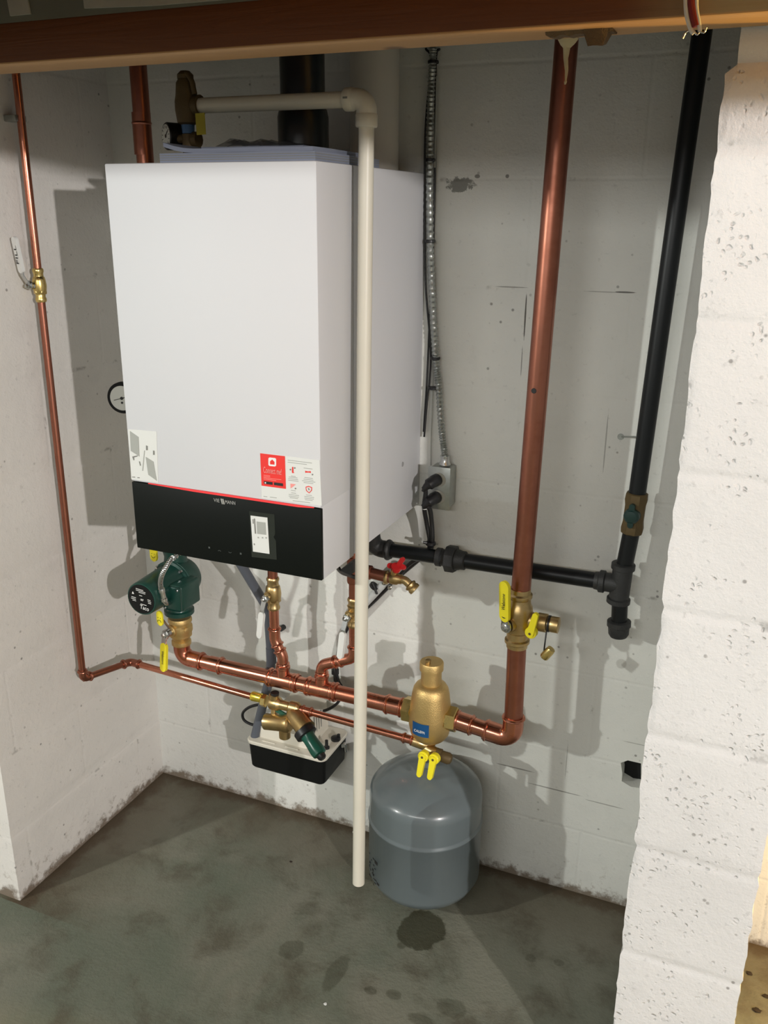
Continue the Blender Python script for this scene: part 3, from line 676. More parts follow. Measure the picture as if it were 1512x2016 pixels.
bm = BM(); lathe(bm, gc + gd * .0008, -gd, [(0, .0272), (.0008, .0275)], 40); obj('dial', bm, 'gauge_face', t)
bm = BM(); a_, b2, _ = frame(gd); lathe(bm, gc + gd * .0018, -gd, [(0, .0035), (.001, .0035)], 14); capsule_plate(bm, gc + gd * .0014 - a_ * .004 * 0, gc + gd * .0014 + (a_ * .9 + b2 * .25) * .020, .0018, gd, .0006); capsule_plate(bm, gc + gd * .0014, gc + gd * .0014 - (a_ * .9 + b2 * .25) * .020, .0012, gd, .0006)
lathe(bm, gc + gd * .0018 - b2 * .010, -gd, [(0, .0025), (.001, .0025)], 14)
obj('needle', bm, 'ink', t)

def iso_valve(zc, up, lab, gh, hdn):
    t = thing('isolation_valve', lab, 'valve', (CXL, HY, zc), 'isolation valves above and below the pump')
    bm = BM(); s = 1 if up else -1
    prof = [(0, .027), (.004, .029), (.010, .029), (.012, .026), (.018, .0255), (.022, .029), (.034, .0295), (.040, .0270), (.048, .0270), (.052, .0225), (.060, .0205), (.062, .0235), (.068, .0240), (.072, .0235), (.075, .020)]
    lathe(bm, (CXL, HY, zc + s * -.0375), (0, 0, s), prof, 28)
    sd = V((-.22, -1, 0)).normalized(); lathe(bm, V((CXL, HY, zc + .010)) , sd, [(0, .0145), (.030, .0145), (.032, .012)], 20)
    lathe(bm, V((CXL, HY, zc + .012)), V((.9, -.4, 0)), [(0, .007), (.031, .007), (.032, .004)], 12)
    obj('body', bm, 'brass_cast', t)
    return t, sd
vt, sd = iso_valve(at(350, 1240, y=HY).z - .001, False, 'brass isolation valve with yellow lever below the green pump', 0, 0)
zc = V(vt['_o']).z
lever(vt, (CXL, HY, zc + .010), sd, V((.02, -.12, -1)), .028, .082, .0205, 'yellow', stem=.020, off=.004, rise=.022, gl=.86, lab='yellow lever handle', txt='Webstone', tsize=.0105, tfit=.034)
q = at(315, 1218, y=-.215)
bm = BM(); sweep(bm, [V((CXL, HY, zc + .010)) + sd * .028, q + V((.004, .004, -.004))], .003, 8); obj('pin', bm, 'steel', vt)
bm = BM(); capsule_plate(bm, q - Z * .008, q + Z * .010, .020, sd, .004); fg = obj('face_tag', bm, 'yellow', vt, 'yellow tag with small sad face')
def face(par, q, sd, happy):
    a_ = Z.cross(sd).normalized(); bm = BM()
    for s in (-1, 1): obox(bm, q + sd * .0026 + a_ * .004 * s + Z * .003, a_, Z, (.0014, .002, .0004))
    pts = [q + sd * .0026 + a_ * (.006 * math.cos(th)) + Z * ((-.008 if happy < 0 else -.002) + happy * -.005 * math.sin(th)) for th in [math.pi * k / 8 for k in range(9)]]
    sweep(bm, pts, .0006, 6); obj('drawn_face', bm, 'ink', par)
face(fg, q, sd, -1)
# upper isolation valve, mostly hidden by the boiler
zu = .825
vt, sd = iso_valve(zu, True, 'brass isolation valve with yellow tag above the green pump', 0, 0)
q = at(303, 1092, y=-.20); sdf = V((-.15, -1, 0)).normalized()
bm = BM(); capsule_plate(bm, q - Z * .006, q + Z * .040, .021, sdf, .005); fg = obj('yellow_grip', bm, 'yellow', vt, 'yellow grip with drawn face'); face(fg, q, sdf, 1)
bm = BM(); sweep(bm, [V((CXL, HY, zu)) + sdf * .025, q + V((.006, .004, .025))], .005, 10); lathe(bm, V((CXL, HY, zu - .02)), sdf, [(0, .007), (.034, .007)], 12); obj('stem', bm, 'steel', vt)

# circulator pump
t = thing('circulator_pump', 'dark green circulator pump with round black nameplate', 'pump', (CXL, HY, zf))
bm = BM(); pb, ptz = zf, .787
lathe(bm, (CXL, HY, pb), Z, [(0, .034), (.002, .036), (.011, .036), (.013, .030), (.030, .024), (.060, .030), (ptz - pb - .06, .030), (ptz - pb - .030, .026), (ptz - pb - .013, .030), (ptz - pb - .011, .036), (ptz - pb - .002, .036), (ptz - pb, .034)], 32)
obj('flanged_casing', bm, 'green', t)
bm = BM(); lathe(bm, (CXL + .004, HY + .035, cz), -Y, [(0, .03), (.004, .044), (.02, .050), (.044, .054), (.058, .054), (.060, .050), (.060, .048)], 40); obj('volute', bm, 'green', t)
mz = cz + .004
fc = V((.209, -.288, mz)); md = V((0, -1, 0))
bm = BM(); lathe(bm, (CXL + .003, HY - .020, mz), -Y, [(0, .050), (.008, .050), (.010, .044), (.03, .0425), (.105, .0395), (.116, .0392), (.119, .0375), (.119, .035)], 44); mo = obj('motor', bm, 'green', t)
fy = HY - .020 - .119
bm = BM(); lathe(bm, (CXL + .003, fy + .0004, mz), -Y, [(0, .0352), (.0012, .0350)], 44); npn = obj('nameplate', bm, 'black', mo, 'round black nameplate')
npc = V((CXL + .003, fy - .0012, mz))
text('lettering', 'Taco', npc + V((.008, 0, -.020)), V((1, 0, -.12)), Z, .014, 'ink_white', npn, fit=.024)
text('lettering', '007', npc + V((.003, 0, -.001)), V((1, 0, -.1)), Z, .007, 'ink_white', npn, fit=.008)
bm = BM()
for dx, dz, ww in ((-.002, .024, .020), (.001, .020, .026), (.004, .016, .018), (.0, .009, .008), (-.02, .002, .012), (-.021, -.002, .013), (-.019, -.006, .010), (.022, .002, .008), (.023, -.002, .009), (.023, -.006, .008), (.006, -.012, .016)):
    obox(bm, npc + V((dx, -.0001, dz)), V((1, 0, -.1)), Y, (ww, .0003, .0012))
prism(bm, [npc + V((-.024, 0, .010)), npc + V((-.018, 0, .010)), npc + V((-.021, 0, .016))], (0, -.0003, 0))
obj('fine_print', bm, 'ink_white', npn)
bm = BM(); box(bm, (CXL + .022, HY - .085, mz - .043), (CXL + .074, HY - .012, mz + .020), .006, 3); tb = obj('terminal_box', bm, 'green', t)
bm = BM(); box(bm, (CXL + .0235, HY - .0885, mz - .041), (CXL + .0725, HY - .0852, mz + .018), .004, 2)
obj('box_cover', bm, 'green', tb)
bm = BM()
for s in (-1, 1):
    bm = BM(); lathe(bm, (CXL + .048 + s * .018, HY - .089, mz - .012 + s * .024), -Y, [(0, .003), (.002, .003), (.003, .0015)], 10)
    obj('screw', bm, 'steel', tb)
bm = BM()
for k in range(4):
    an = math.radians(45 + 90 * k); bm = BM(); lathe(bm, (CXL + .003 + .046 * math.cos(an), HY - .030, mz + .046 * math.sin(an)), -Y, [(0, .0045), (.006, .0045), (.008, .003)], 6)
    obj('bolt', bm, 'steel', t)
# flexible armoured whip onto the pump
a0 = at(352, 1090, y=-.25); p = [V((BX0 + .016, -.19, BZ0 + .003)), a0, at(338, 1100, y=-.265), at(322, 1125, y=-.275), at(316, 1145, y=-.275), at(318, 1162, y=-.268)]
t = thing('armoured_cable', 'silver armoured cable curving down to the green pump', 'cable', p[-1])
bm = BM(); sp = spline(p, 22); rs = [.0050 + .0017 * math.sin(i * 2.1) for i in range(len(sp))]; sweep(bm, sp, rs, 12); obj('armour', bm, 'steel', t)
bm = BM(); e = V(p[-1]); lathe(bm, e + Z * .004, V((.12, .06, -1)), [(0, .0075), (.006, .0085), (.010, .0075), (.022, .0075), (.024, .009), (.030, .009)], 14); e2_ = at(333, 1185, y=-.235); sweep(bm, fillet([e - Z * .02, V((e.x + .004, e.y + .01, e.z - .035)), V((CXL + .026, HY - .06, mz - .036))], .01), .006, 12); obj('connector', bm, 'steel', t)

# ------------------------------------------------------------------ header manifold
Hz = .488; HR = .0175
L0 = V((CXL, HY, Hz)); SX = .858
t1x = at(558, 1340, y=HY).x; t2x = at(634, 1358, y=HY).x
sepL = SX - .061; sepR = at(905, 1430, y=HY).x
t = thing('header_pipe', 'thick copper header running sideways from the pump to the brass air separator', 'pipe', (.5, HY, Hz))
bm = BM(); sweep(bm, [V((CXL + .04, HY, Hz)), V((sepL, HY, Hz))], HR, 28); obj('run', bm, 'copper', t)
bm = BM(); fitting(bm, [L0 + Z * .05, L0, L0 + X * .06], .0205, .032); obj('elbow', bm, 'copper', t)
bm = BM(); xx = at(435, 1312, y=HY).x; bead(bm, (xx, HY, Hz), X, HR + .002, .007, .003); lathe(bm, (xx - .03, HY, Hz), X, [(0, .0190), (.035, .0195)], 28); obj('coupling', bm, 'copper', t)
for tx, hh in ((t1x, .040), (t2x, .040)):
    bm = BM(); c = V((tx, HY, Hz)); fitting(bm, [c - X * .040, c + X * .040], .0205)
    bead(bm, c - X * .026, X, .0205, .004, .0015); bead(bm, c + X * .026, X, .0205, .004, .0015)
    lathe(bm, c, Z, [(0, .0165), (hh - .010, .0150), (hh - .008, .0170), (hh - .003, .0170), (hh, .0145)], 24); obj('tee', bm, 'copper', t)
bm = BM(); fitting(bm, [V((sepL - .045, HY, Hz)), V((sepL - .002, HY, Hz))], .0205); obj('coupling', bm, 'copper', t)

# two risers with offset bends
def riser(lab, tx, vx_, zv, zbend1, r, top, vlen, cat_label, hl, k=1.0, name='riser_pipe'):
    t = thing(name, lab, 'pipe', (tx, HY, Hz + .03), 'copper risers from the header'); s = 1 if vx_ > tx else -1
    a = V((tx, HY, Hz + .036)); b1 = V((tx, HY, Hz + .062)); c1 = V((vx_, HY, zbend1)); d_ = V((vx_, HY, zv - vlen / 2 + .004))
    bm = BM(); sweep(bm, fillet([a, b1, c1, d_], .03, 8), r, 22); obj('offset_run', bm, 'copper', t)
    mid = (b1 + c1) / 2; dd = (c1 - b1).normalized()
    bm = BM()
    sweep(bm, fillet([a, b1, mid - dd * .004], .028, 8), r * 1.14, 22); bead(bm, a + Z * .008, Z, r * 1.14); bead(bm, mid - dd * .007, dd, r * 1.14); obj('elbow', bm, 'copper', t)
    bm = BM(); sweep(bm, fillet([mid + dd * .006, c1, c1 + Z * .030], .026, 8), r * 1.14, 22); bead(bm, mid + dd * .008, dd, r * 1.14); bead(bm, c1 + Z * .026, Z, r * 1.14); obj('elbow', bm, 'copper', t)
    bm = BM(); sweep(bm, [V((vx_, HY, zv + vlen / 2 - .004)), V((vx_, HY, top))], r, 22); obj('upper_run', bm, 'copper_dull', t)
    v = thing('ball_valve', cat_label, 'valve', (vx_, HY, zv), 'ball valves with white levers'); bm = BM(); vbody(bm, (vx_, HY, zv), Z, r, vlen, k=k)
    sd = V((-.25, -1, 0)).normalized(); lathe(bm, (vx_, HY, zv), sd, [(0, r * .9), (r * 1.75, r * .85)], 18); obj('body', bm, 'brass', v)
    lever(v, (vx_, HY, zv - .004), sd, V((-.06, -.10, -1)), r * 1.6, hl, .0155, 'white_vinyl', stem=.009, off=.006, rise=.026, gl=.80, lab='white lever grip with small print')
    return t, v
zb1 = at(541, 1258, y=HY).z; zv1 = at(538, 1168, y=HY).z
mx = at(538, 1168, y=HY).x
riser('copper riser with double bend from the header to the middle brass valve', t1x, mx, zv1, zb1, .0115, BZ0 + .005, .080, 'brass ball valve with white lever below the control panel', .085)
rx2 = at(697, 1160, y=HY).x; zv2 = at(696, 1205, y=HY).z; zb2 = at(690, 1293, y=HY).z
rt, rv = riser('copper riser bending right to the valve partly behind the white plastic pipe', t2x, rx2, zv2, zb2, .0115, BZ0 + .005, .070, 'brass ball valve with white lever beside the white plastic pipe', .085, .8)
# tee branch and hose tap
hz = at(745, 1130, y=HY).z
bm = BM(); lathe(bm, (rx2, HY, hz), X, [(0, .013), (.028, .013), (.032, .0155), (.040, .0155), (.042, .013)], 22); lathe(bm, (rx2, HY, hz - .03), Z, [(0, .0145), (.004, .0155), (.056, .0155), (.060, .0145)], 22); obj('branch_tee', bm, 'copper_dull', rt)
t = thing('hose_tap', 'brass hose tap with red handle pointing right under the boiler', 'tap', (rx2 + .05, HY, hz))
h0 = V((rx2 + .030, HY, hz)); h1 = at(770, 1138, y=HY); h2 = at(797, 1142, y=HY); h3 = at(812, 1156, y=HY)
bm = BM(); lathe(bm, h0, (h1 - h0), [(0, .012), ((h1 - h0).length, .012)], 20); obj('nipple', bm, 'copper_dull', t)
bm = BM(); lathe(bm, h1 - X * .012, (h2 - h1), [(0, .0145), (.004, .0155), (.008, .011), (.016, .0135), (.026, .0135), (.030, .011), (.036, .0105)], 20)
sweep(bm, fillet([h1, h2, h3], .012, 7), .0088, 18); dd = (h3 - h2).normalized(); lathe(bm, h3 - dd * .010, dd, [(0, .0085), (.003, .0135), (.006, .0135), (.009, .0115), (.012, .0135), (.018, .0135), (.019, .010)], 20)
lathe(bm, at(775, 1136, y=HY), V((.15, -.2, 1)), [(0, .008), (.020, .0075)], 14); obj('body', bm, 'brass', t)
hc_ = at(780, 1116, y=HY - .006); bm = BM(); lathe(bm, hc_ - Z * .008, V((.2, -.5, 1)), [(0, .0085), (.008, .0115), (.014, .0105)], 14); capsule_plate(bm, hc_ - X * .014, hc_ + V((.016, 0, .002)), .0115, V((.1, -1, .6)), .007); capsule_plate(bm, hc_ + V((.006, 0, .006)), hc_ + V((.014, 0, .019)), .010, V((.1, -1, .3)), .006); obj('handle', bm, 'red', t, 'red handle')
# mixed clamps on the grey hose below
# ------------------------------------------------------------------ air separator
t = thing('air_separator', 'golden brass air separator with blue badge above the tank', 'separator', (SX, HY, .42))
def sz_(v, u=843): return at(u, v, y=HY).z
zb_ = sz_(1462) - .0
prof_px = [(1456, 22), (1450, 31), (1441, 38), (1425, 42), (1402, 41.5), (1382, 39), (1364, 36.5), (1354, 34), (1348, 30), (1345, 24.5), (1344, 20.5), (1318, 19.8), (1317, 23.2), (1304, 23.2), (1302, 22), (1301.9, 12)]
base = sz_(1458); bm = BM(); mm = .00112
lathe(bm, (SX, HY, base), Z, [(0, .012)] + [(sz_(v, 849) - base, k * mm) for v, k in prof_px], 44)
obj('body', bm, 'brass_cast', t)
bm = BM(); lathe(bm, (SX - .004, HY - .012, sz_(1304)), Z, [(0, .0055), (.010, .0055), (.011, .0065), (.014, .0065), (.016, .003)], 16); obj('vent_cap', bm, 'brass', t)
bm = BM()
for s in (-1, 1):
    bm = BM(); lathe(bm, (SX + s * .030, HY, Hz), (s, 0, 0), [(0, .0245), (.022, .0245)], 28); lathe(bm, (SX + s * .040, HY, Hz), (s, 0, 0), [(0, .0265), (.001, .0285), (.020, .0285), (.022, .0260)], 6, ph=.3)
    obj('union_nut', bm, 'brass_bright', t)
bm = BM(); fx = V((.35, -1, 0)).normalized(); n = 8; c0 = V((SX, HY, at(832, 1438, y=HY - .045).z))
ra, rb_ = .0475, .0475
vs0 = []
for zz in (-.0155, .0155):
    row = [bm.verts.new(c0 + V((math.sin(a) * ra, -math.cos(a) * ra, zz))) for a in [math.radians(-33 + 50 * k / n) for k in range(n + 1)]]; vs0.append(row)
for k in range(n): bm.faces.new((vs0[0][k], vs0[0][k + 1], vs0[1][k + 1], vs0[1][k]))
bmesh.ops.solidify(bm, geom=bm.faces[:], thickness=.0006); bd = obj('badge', bm, 'blue', t, 'blue rectangular badge')
an = math.radians(-8); nn = V((math.sin(an), -math.cos(an), 0)); text('lettering', 'CALEFFI', c0 + nn * .0485 + Z * -.003, Z.cross(nn) * 1 , Z, .0085, 'ink_white', bd, fit=.026)
# ------------------------------------------------------------------ return riser at the right
MX = 1.050; MZ = at(1000, 1452, y=HY).z; tpx = at(1115, 90, y=HY).x; botx = at(1012, 1400, y=HY).x
R0 = V((botx, HY, MZ)); vz1 = at(1020, 1215, y=HY).z; vxx = at(1021, 1215, y=HY).x
t = thing('main_pipe', 'tall thick copper pipe in front of the back wall with yellow-handled valve', 'pipe', R0)
topv = V((tpx, HY, 1.805)); dU = (topv - V((vxx, HY, vz1))).normalized()
bm = BM(); sweep(bm, [V((vxx, HY, vz1)) + dU * .055, topv + dU * .36], .0195, 32); obj('upper_run', bm, 'copper_dull', t)
bm = BM(); sweep(bm, [V((vxx, HY, vz1)) - Z * .055, R0 + Z * .03], .0195, 32); obj('lower_run', bm, 'copper_dull', t)
dH = (R0 - V((SX + .062, HY, Hz))).normalized()
bm = BM(); sweep(bm, [V((SX + .060, HY, Hz)), R0 - dH * .03], .0180, 28); obj('cross_run', bm, 'copper', t)
bm = BM(); fitting(bm, [V((SX + .058, HY, Hz)), V((SX + .058, HY, Hz)) + dH * .042], .0208); obj('coupling', bm, 'copper', t)
bm = BM(); fitting(bm, [R0 - dH * .062, R0, R0 + Z * .056], .0222, .034); obj('elbow', bm, 'copper', t)
bm = BM(); q = at(1056, 766, y=HY); lathe(bm, V((q.x, HY - .0197, q.z)), -Y, [(0, .005), (.0006, .0045)], 14); obj('burn_mark', bm, 'ink', t, 'small dark spot')
t = thing('purge_valve', 'brass purge valve with two yellow handles on the tall copper pipe', 'valve', (vxx, HY, vz1))
c = V((vxx, HY, vz1)); bm = BM(); L = .125
lathe(bm, c - Z * .066, Z, [(0, .0215), (.008, .022), (.011, .0255), (.017, .0255), (.020, .022), (.034, .0225), (.038, .0265), (.052, .0280), (.066, .0290), (.080, .0285), (.092, .0265), (.096, .0235), (.108, .0225), (.112, .0250), (.118, .0250), (.121, .0215), (.130, .021)], 32)
sd = V((-.42, -.9, 0)).normalized(); lathe(bm, c - Z * .008, sd, [(0, .016), (.034, .0155)], 20)
lathe(bm, c - Z * .002, X, [(0, .018), (.038, .017), (.040, .019), (.058, .019), (.060, .0155), (.066, .0155), (.068, .0165), (.082, .0165), (.083, .0135)], 24)
obj('body', bm, 'brass', t)
lever(t, c - Z * .010, sd, V((-.02, -.06, 1)), .030, .092, .0235, 'yellow', stem=.008, off=.004, rise=.020, gl=.92, lab='yellow lever handle', txt='Webstone', tsize=.0125, tfit=.036)
bm = BM(); lg_ = c - Z * .010 + sd * (.030 + .008 + .004 + .0045) + V((0, 0, .030)); lathe(bm, lg_, sd, [(0, .008), (.0005, .008)], 20); obj('round_logo', bm, 'ink', t)
bm = BM(); a_ = Z.cross(sd).normalized(); obox(bm, lg_ + sd * .0008, a_, sd, (.0105, .0004, .0015)); obox(bm, lg_ + sd * .0008 + Z * .003, Z, sd, (.006, .0004, .0015)); obj('round_logo', bm, 'yellow', t)
dh = tee_handle(t, V((vxx + .034, HY - .020, vz1 - .016)), V((-.15, -1, 0)), V((.22, 0, 1)), L=.042)
# cap hanging on a strap
q0 = at(1079, 1236, y=HY - .01); q1 = at(1073, 1265, y=HY - .012); q2 = at(1071, 1284, y=HY - .012)
bm = BM(); cc = at(1078, 1286, y=HY - .012); dd = V((.55, 0, .83)).normalized(); lathe(bm, cc - dd * .013, dd, [(0, .0085), (.002, .0095), (.020, .0095), (.026, .0085)], 12); obj('hose_cap', bm, 'brass_bright', t, 'small brass cap hanging on a strap')
bm = BM(); ex = V((vxx + .063, HY, vz1 - .002)); sweep(bm, spline([ex + V((0, 0, -.016)), at(1077, 1238, y=HY), q1, q2, cc + V((-.004, -.004, .0))], 6), .0016, 8); lathe(bm, ex - X * .002, X, [(0, .0172), (.004, .0172)], 20); obj('strap', bm, 'rubber', t)

# ------------------------------------------------------------------ drain valve below the separator, and the expansion tank
dz = at(825, 1462, y=SY).z; TXc, TYc = .853, -.150
t = thing('tank_service_valve', 'brass service valve with two small yellow handles above the grey tank', 'valve', (SX, HY, .385))
bm = BM(); j0 = V((at(815, 1458, y=SY).x, SY, at(815, 1458, y=SY).z)); 
lathe(bm, j0 - X * .004, V((1, .3, -.35)), [(0, .011), (.004, .0125), (.030, .0125), (.034, .010), (.05, .010)], 18)
lathe(bm, (SX, HY, .375), Z, [(0, .010), (.010, .0135), (.036, .0135), (.050, .0115), (base - .375 + .004, .0115)], 20)
jr = at(868, 1488, y=SY); lathe(bm, (SX - .005, SY + .008, jr.z + .006), (jr - V((SX - .005, SY + .008, jr.z + .006))), [(0, .012), ((jr - V((SX, SY, jr.z))).length, .013)], 18)
obj('body', bm, 'brass', t)
bm = BM(); jd = V((1, .05, -.15)).normalized(); lathe(bm, jr - jd * .012, jd, [(0, .0145), (.012, .0150), (.013, .0125), (.030, .0130), (.036, .010), (.038, .004)], 20); obj('drain_cap', bm, 'brass_old_shaded', t, 'dark brass drain cap')
for (u, v) in ((836, 1487), (857, 1492)):
    c_ = at(u, v, y=SY - .028); tee_handle(t, c_, V((-.1, -1, .15)), V((-.10, -.1, -1)), L=.042)
tz0, tz1, TR = .034, .366, .1290
t = thing('expansion_tank', 'grey-blue steel expansion tank hanging just above the floor', 'tank', (TXc, TYc, tz0))
H = tz1 - tz0; prof = [(0, .02), (.003, .07), (.012, .10), (.028, .119), (.048, TR)]
for s in range(0, 1): pass
hr = at(840, 1684, y=-.279).z - tz0; zs_ = at(845, 1632, y=-.275).z - tz0; prof += [(hr - .003, TR), (hr - .001, TR + .0022), (hr + .003, TR + .0022), (hr + .006, TR - .0012), (hr + .010, TR - .0012), (zs_ - .004, TR - .0012), (zs_, TR - .0012), (zs_ + .010, TR - .0035), (zs_ + .019, TR - .009), (zs_ + .026, TR - .017)]
for k in range(1, 11):
    a = math.radians(38 + 52 * k / 10); s38 = math.sin(math.radians(38)); c38 = math.cos(math.radians(38)); prof.append((zs_ + .026 + (H - .010 - zs_ - .026) * (math.sin(a) - s38) / (1 - s38), max(.02, (TR - .017) * math.cos(a) / c38)))
prof += [(H - .010, .020), (H - .009, .014), (H + .004, .014)]
bm = BM(); lathe(bm, (TXc, TYc, tz0), Z, prof, 72); obj('shell', bm, 'tank', t, angle=50)
def on_tank(u0, v0, pts, name, mat):
    """dark printing on the side of the tank"""
    bm = BM()
    for (az, zz, ww, hh) in pts:
        n_ = V((math.sin(az), -math.cos(az), 0)); c_ = V((TXc, TYc, zz)) + n_ * (TR + .0006); obox(bm, c_, Z.cross(n_), n_, (ww, .0006, hh), 0)
    obj(name, bm, mat, t)
pts = []
for k in range(26):
    pts.append((math.radians(-58 + rnd.uniform(0, 24)), tz0 + .035 + rnd.uniform(0, .075), rnd.uniform(.003, .009), .0018))
pts.append((math.radians(-37), tz0 + .108, .012, .008)); pts.append((math.radians(-33), tz0 + .055, .009, .005))
on_tank(0, 0, pts, 'warning_print', 'ink')
bm = BM(); hh = tz0 + H - .075
for k in range(7):
    an = math.radians(-42 + k * 5); n_ = V((math.sin(an), -math.cos(an), 0)); c_ = V((TXc, TYc, hh + .006)) + n_ * .1205; obox(bm, c_, Z.cross(n_), n_ + Z * .6, (.005, .0008, .0035), 0)
obj('number_print', bm, 'ink', t)

# ------------------------------------------------------------------ backflow and feed valve
t = thing('feed_valve', 'brass backflow and feed valve with green cap over the condensate pump', 'valve', (at(560, 1400, y=SY).x, SY, .38))
A0 = at(520, 1378, y=SY); A1 = at(590, 1396, y=SY); lz = lambda u, v, y=SY: at(u, v, y=y)
bm = BM(); lathe(bm, at(496, 1370, y=SY), X, [(0, .0105), (.003, .0120), (.026, .0110), (.028, .009)], 18); obj('adapter', bm, simple('bright_yellow_brass', (.90, .72, .10), .25, .9, .1, 20), t, 'shiny yellow brass adapter')
bm = BM(); q = lz(523, 1380); lathe(bm, q - X * .009, X, [(0, .014), (.001, .0155), (.011, .0155), (.012, .014)], 6, ph=.2); obj('union_nut', bm, 'brass_bright', t)
bm = BM(); q = lz(540, 1384)
lathe(bm, q - X * .010, X, [(0, .0145), (.004, .0165), (.022, .0165), (.028, .012), (.050, .0115), (.054, .0155), (.072, .0155), (.076, .012), (.080, .010)], 22)
lathe(bm, V((q.x, q.y, q.z)), Z, [(-.002, .0125), (.022, .0125), (.024, .010)], 18)
c1 = lz(525, 1421, SY - .012); c2 = lz(565, 1425, SY - .012)
lathe(bm, c1 - X * .004, (c2 - c1), [(0, .016), (.002, .0195), (.050, .0195), (.054, .0215), (.066, .0215), (.070, .016)], 28)
lathe(bm, lz(560, 1425, SY - .012), -Z, [(0, .014), (.036, .0135), (.038, .011)], 22)
lathe(bm, lz(540, 1388), V((0, -.2, -1)), [(0, .007), (.045, .007)], 12)
g0 = lz(578, 1405, SY - .006); g1 = lz(603, 1436, SY - .03)
lathe(bm, g0, (g1 - g0), [(-.012, .012), (0, .019), (.016, .0215), ((g1 - g0).length, .0235)], 26)
obj('body', bm, 'brass', t)
bm = BM(); q = lz(541, 1366); lathe(bm, q - Z * .006, Z, [(0, .0098), (.009, .0105), (.010, .0095)], 18); obj('vent_plug', bm, 'rubber', t, 'black round vent plug')
gdir = (lz(622, 1470, SY - .045) - lz(595, 1430, SY - .025)).normalized(); gA = lz(597, 1436, SY - .028)
bm = BM(); lathe(bm, gA, gdir, [(0, .0235), (.002, .0255), (.016, .0255), (.018, .022)], 24); obj('lock_ring', bm, 'rubber', t)
bm = BM(); lathe(bm, gA + gdir * .018, gdir, [(0, .0175), (.008, .0155), (.022, .0160), (.040, .0175), (.052, .0165), (.055, .011)], 12); obj('bonnet_cap', bm, 'green_cap', t, 'ribbed green cap')
bm = BM(); lathe(bm, gA + gdir * .072, gdir, [(0, .0115), (.004, .0105), (.008, .010), (.012, .0065)], 14); obj('adjusting_knob', bm, 'rubber', t)
bm = BM(); capsule_plate(bm, lz(545, 1398, SY - .004), lz(562, 1408, SY - .004), .010, -Y, .004); obj('green_lever', bm, 'green_cap', t)
t = thing('feed_pipe', 'thin copper pipe from the feed valve right to the tank service valve', 'pipe', (.7, SY, .42))
q0, q1 = at(590, 1396, y=SY), V((j0.x, SY, j0.z)); bm = BM(); sweep(bm, [q0, q1], .0080, 20); obj('run', bm, 'copper', t)
bm = BM(); dd = (q1 - q0).normalized(); fitting(bm, [q0 + dd * .004, q0 + dd * .034], .0098); obj('coupling', bm, 'copper', t)
bm = BM(); fitting(bm, [q1 - dd * .028, q1], .0098); obj('coupling', bm, 'copper', t)

# ------------------------------------------------------------------ condensate pump
px0, px1, py0, pz0, pz1 = .374, .590, -.142, .212, .287
t = thing('condensate_pump', 'small black and cream condensate pump mounted low on the back wall', 'pump', ((px0 + px1) / 2, 0, pz0))
bm = BM(); lo = [(px0 + .010, py0 + .010), (px1 - .010, py0 + .010), (px1 - .010, -.012), (px0 + .010, -.012)]
def rr(x0, y0, x1, y1, r, z, n=5):
    o = []
    for cx, cy, a0 in ((x1 - r, y0 + r, -90), (x1 - r, y1 - r, 0), (x0 + r, y1 - r, 90), (x0 + r, y0 + r, 180)):
        for k in range(n + 1): a = math.radians(a0 + 90 * k / n); o.append(V((cx + r * math.cos(a), cy + r * math.sin(a), z)))
    return o
def loft(bm, loops):
    prev = None; first = None
    for L_ in loops:
        vs = [bm.verts.new(p) for p in L_]
        if prev: bridge(bm, prev, vs)
        else: first = vs
        prev = vs
    bm.faces.new(first[::-1]); bm.faces.new(prev)
loft(bm, [rr(px0 + .009, py0 + .009, px1 - .009, -.010, .012, pz0), rr(px0 + .005, py0 + .005, px1 - .005, -.007, .015, pz0 + .005), rr(px0 + .001, py0 + .001, px1 - .001, -.004, .016, pz1)])
obj('reservoir', bm, 'black', t)
bm = BM(); loft(bm, [rr(px0 - .001, py0 - .001, px1 + .001, -.002, .017, pz1 - .004), rr(px0 - .002, py0 - .002, px1 + .002, -.001, .018, pz1), rr(px0 - .002, py0 - .002, px1 + .002, -.001, .018, pz1 + .003), rr(px0, py0, px1, -.003, .016, pz1 + .005)])
for u0 in (.040, .105): box(bm, (px0 + u0, py0 + .010, pz1 + .004), (px0 + u0 + .036, py0 + .014, pz1 + .007))
obj('lid', bm, 'cream', t)
bm = BM(); hx0, hx1 = px0 + .020, px0 + .160
loft(bm, [rr(hx0, py0 + .024, hx1, -.010, .008, pz1 + .004), rr(hx0, py0 + .024, hx1 - .002, -.010, .008, pz1 + .032), rr(hx0 + .002, py0 + .026, hx1 - .006, -.012, .007, pz1 + .036)])
loft(bm, [rr(hx0 + .038, py0 + .040, hx1 + .004, -.008, .006, pz1 + .004), rr(hx0 + .040, py0 + .042, hx1, -.010, .006, pz1 + .082), rr(hx0 + .044, py0 + .046, hx1 - .006, -.012, .005, pz1 + .086)])
mh = obj('motor_housing', bm, 'cream', t)
bm = BM()
for k in range(8): box(bm, (hx0 + .044 + k * .0095, py0 + .0385, pz1 + .040), (hx0 + .0475 + k * .0095, py0 + .044, pz1 + .074))
for k in range(4): box(bm, (hx1 - .004, py0 + .055 + k * .012, pz1 + .030), (hx1 + .003, py0 + .058 + k * .012, pz1 + .076))
obj('vent_slots', bm, 'ink_mid', mh)
bm = BM(); box(bm, (hx0 + .008, py0 + .023, pz1 + .034), (hx0 + .040, py0 + .050, pz1 + .0372)); obj('grey_label', bm, 'ink_grey', mh, 'pale grey label')
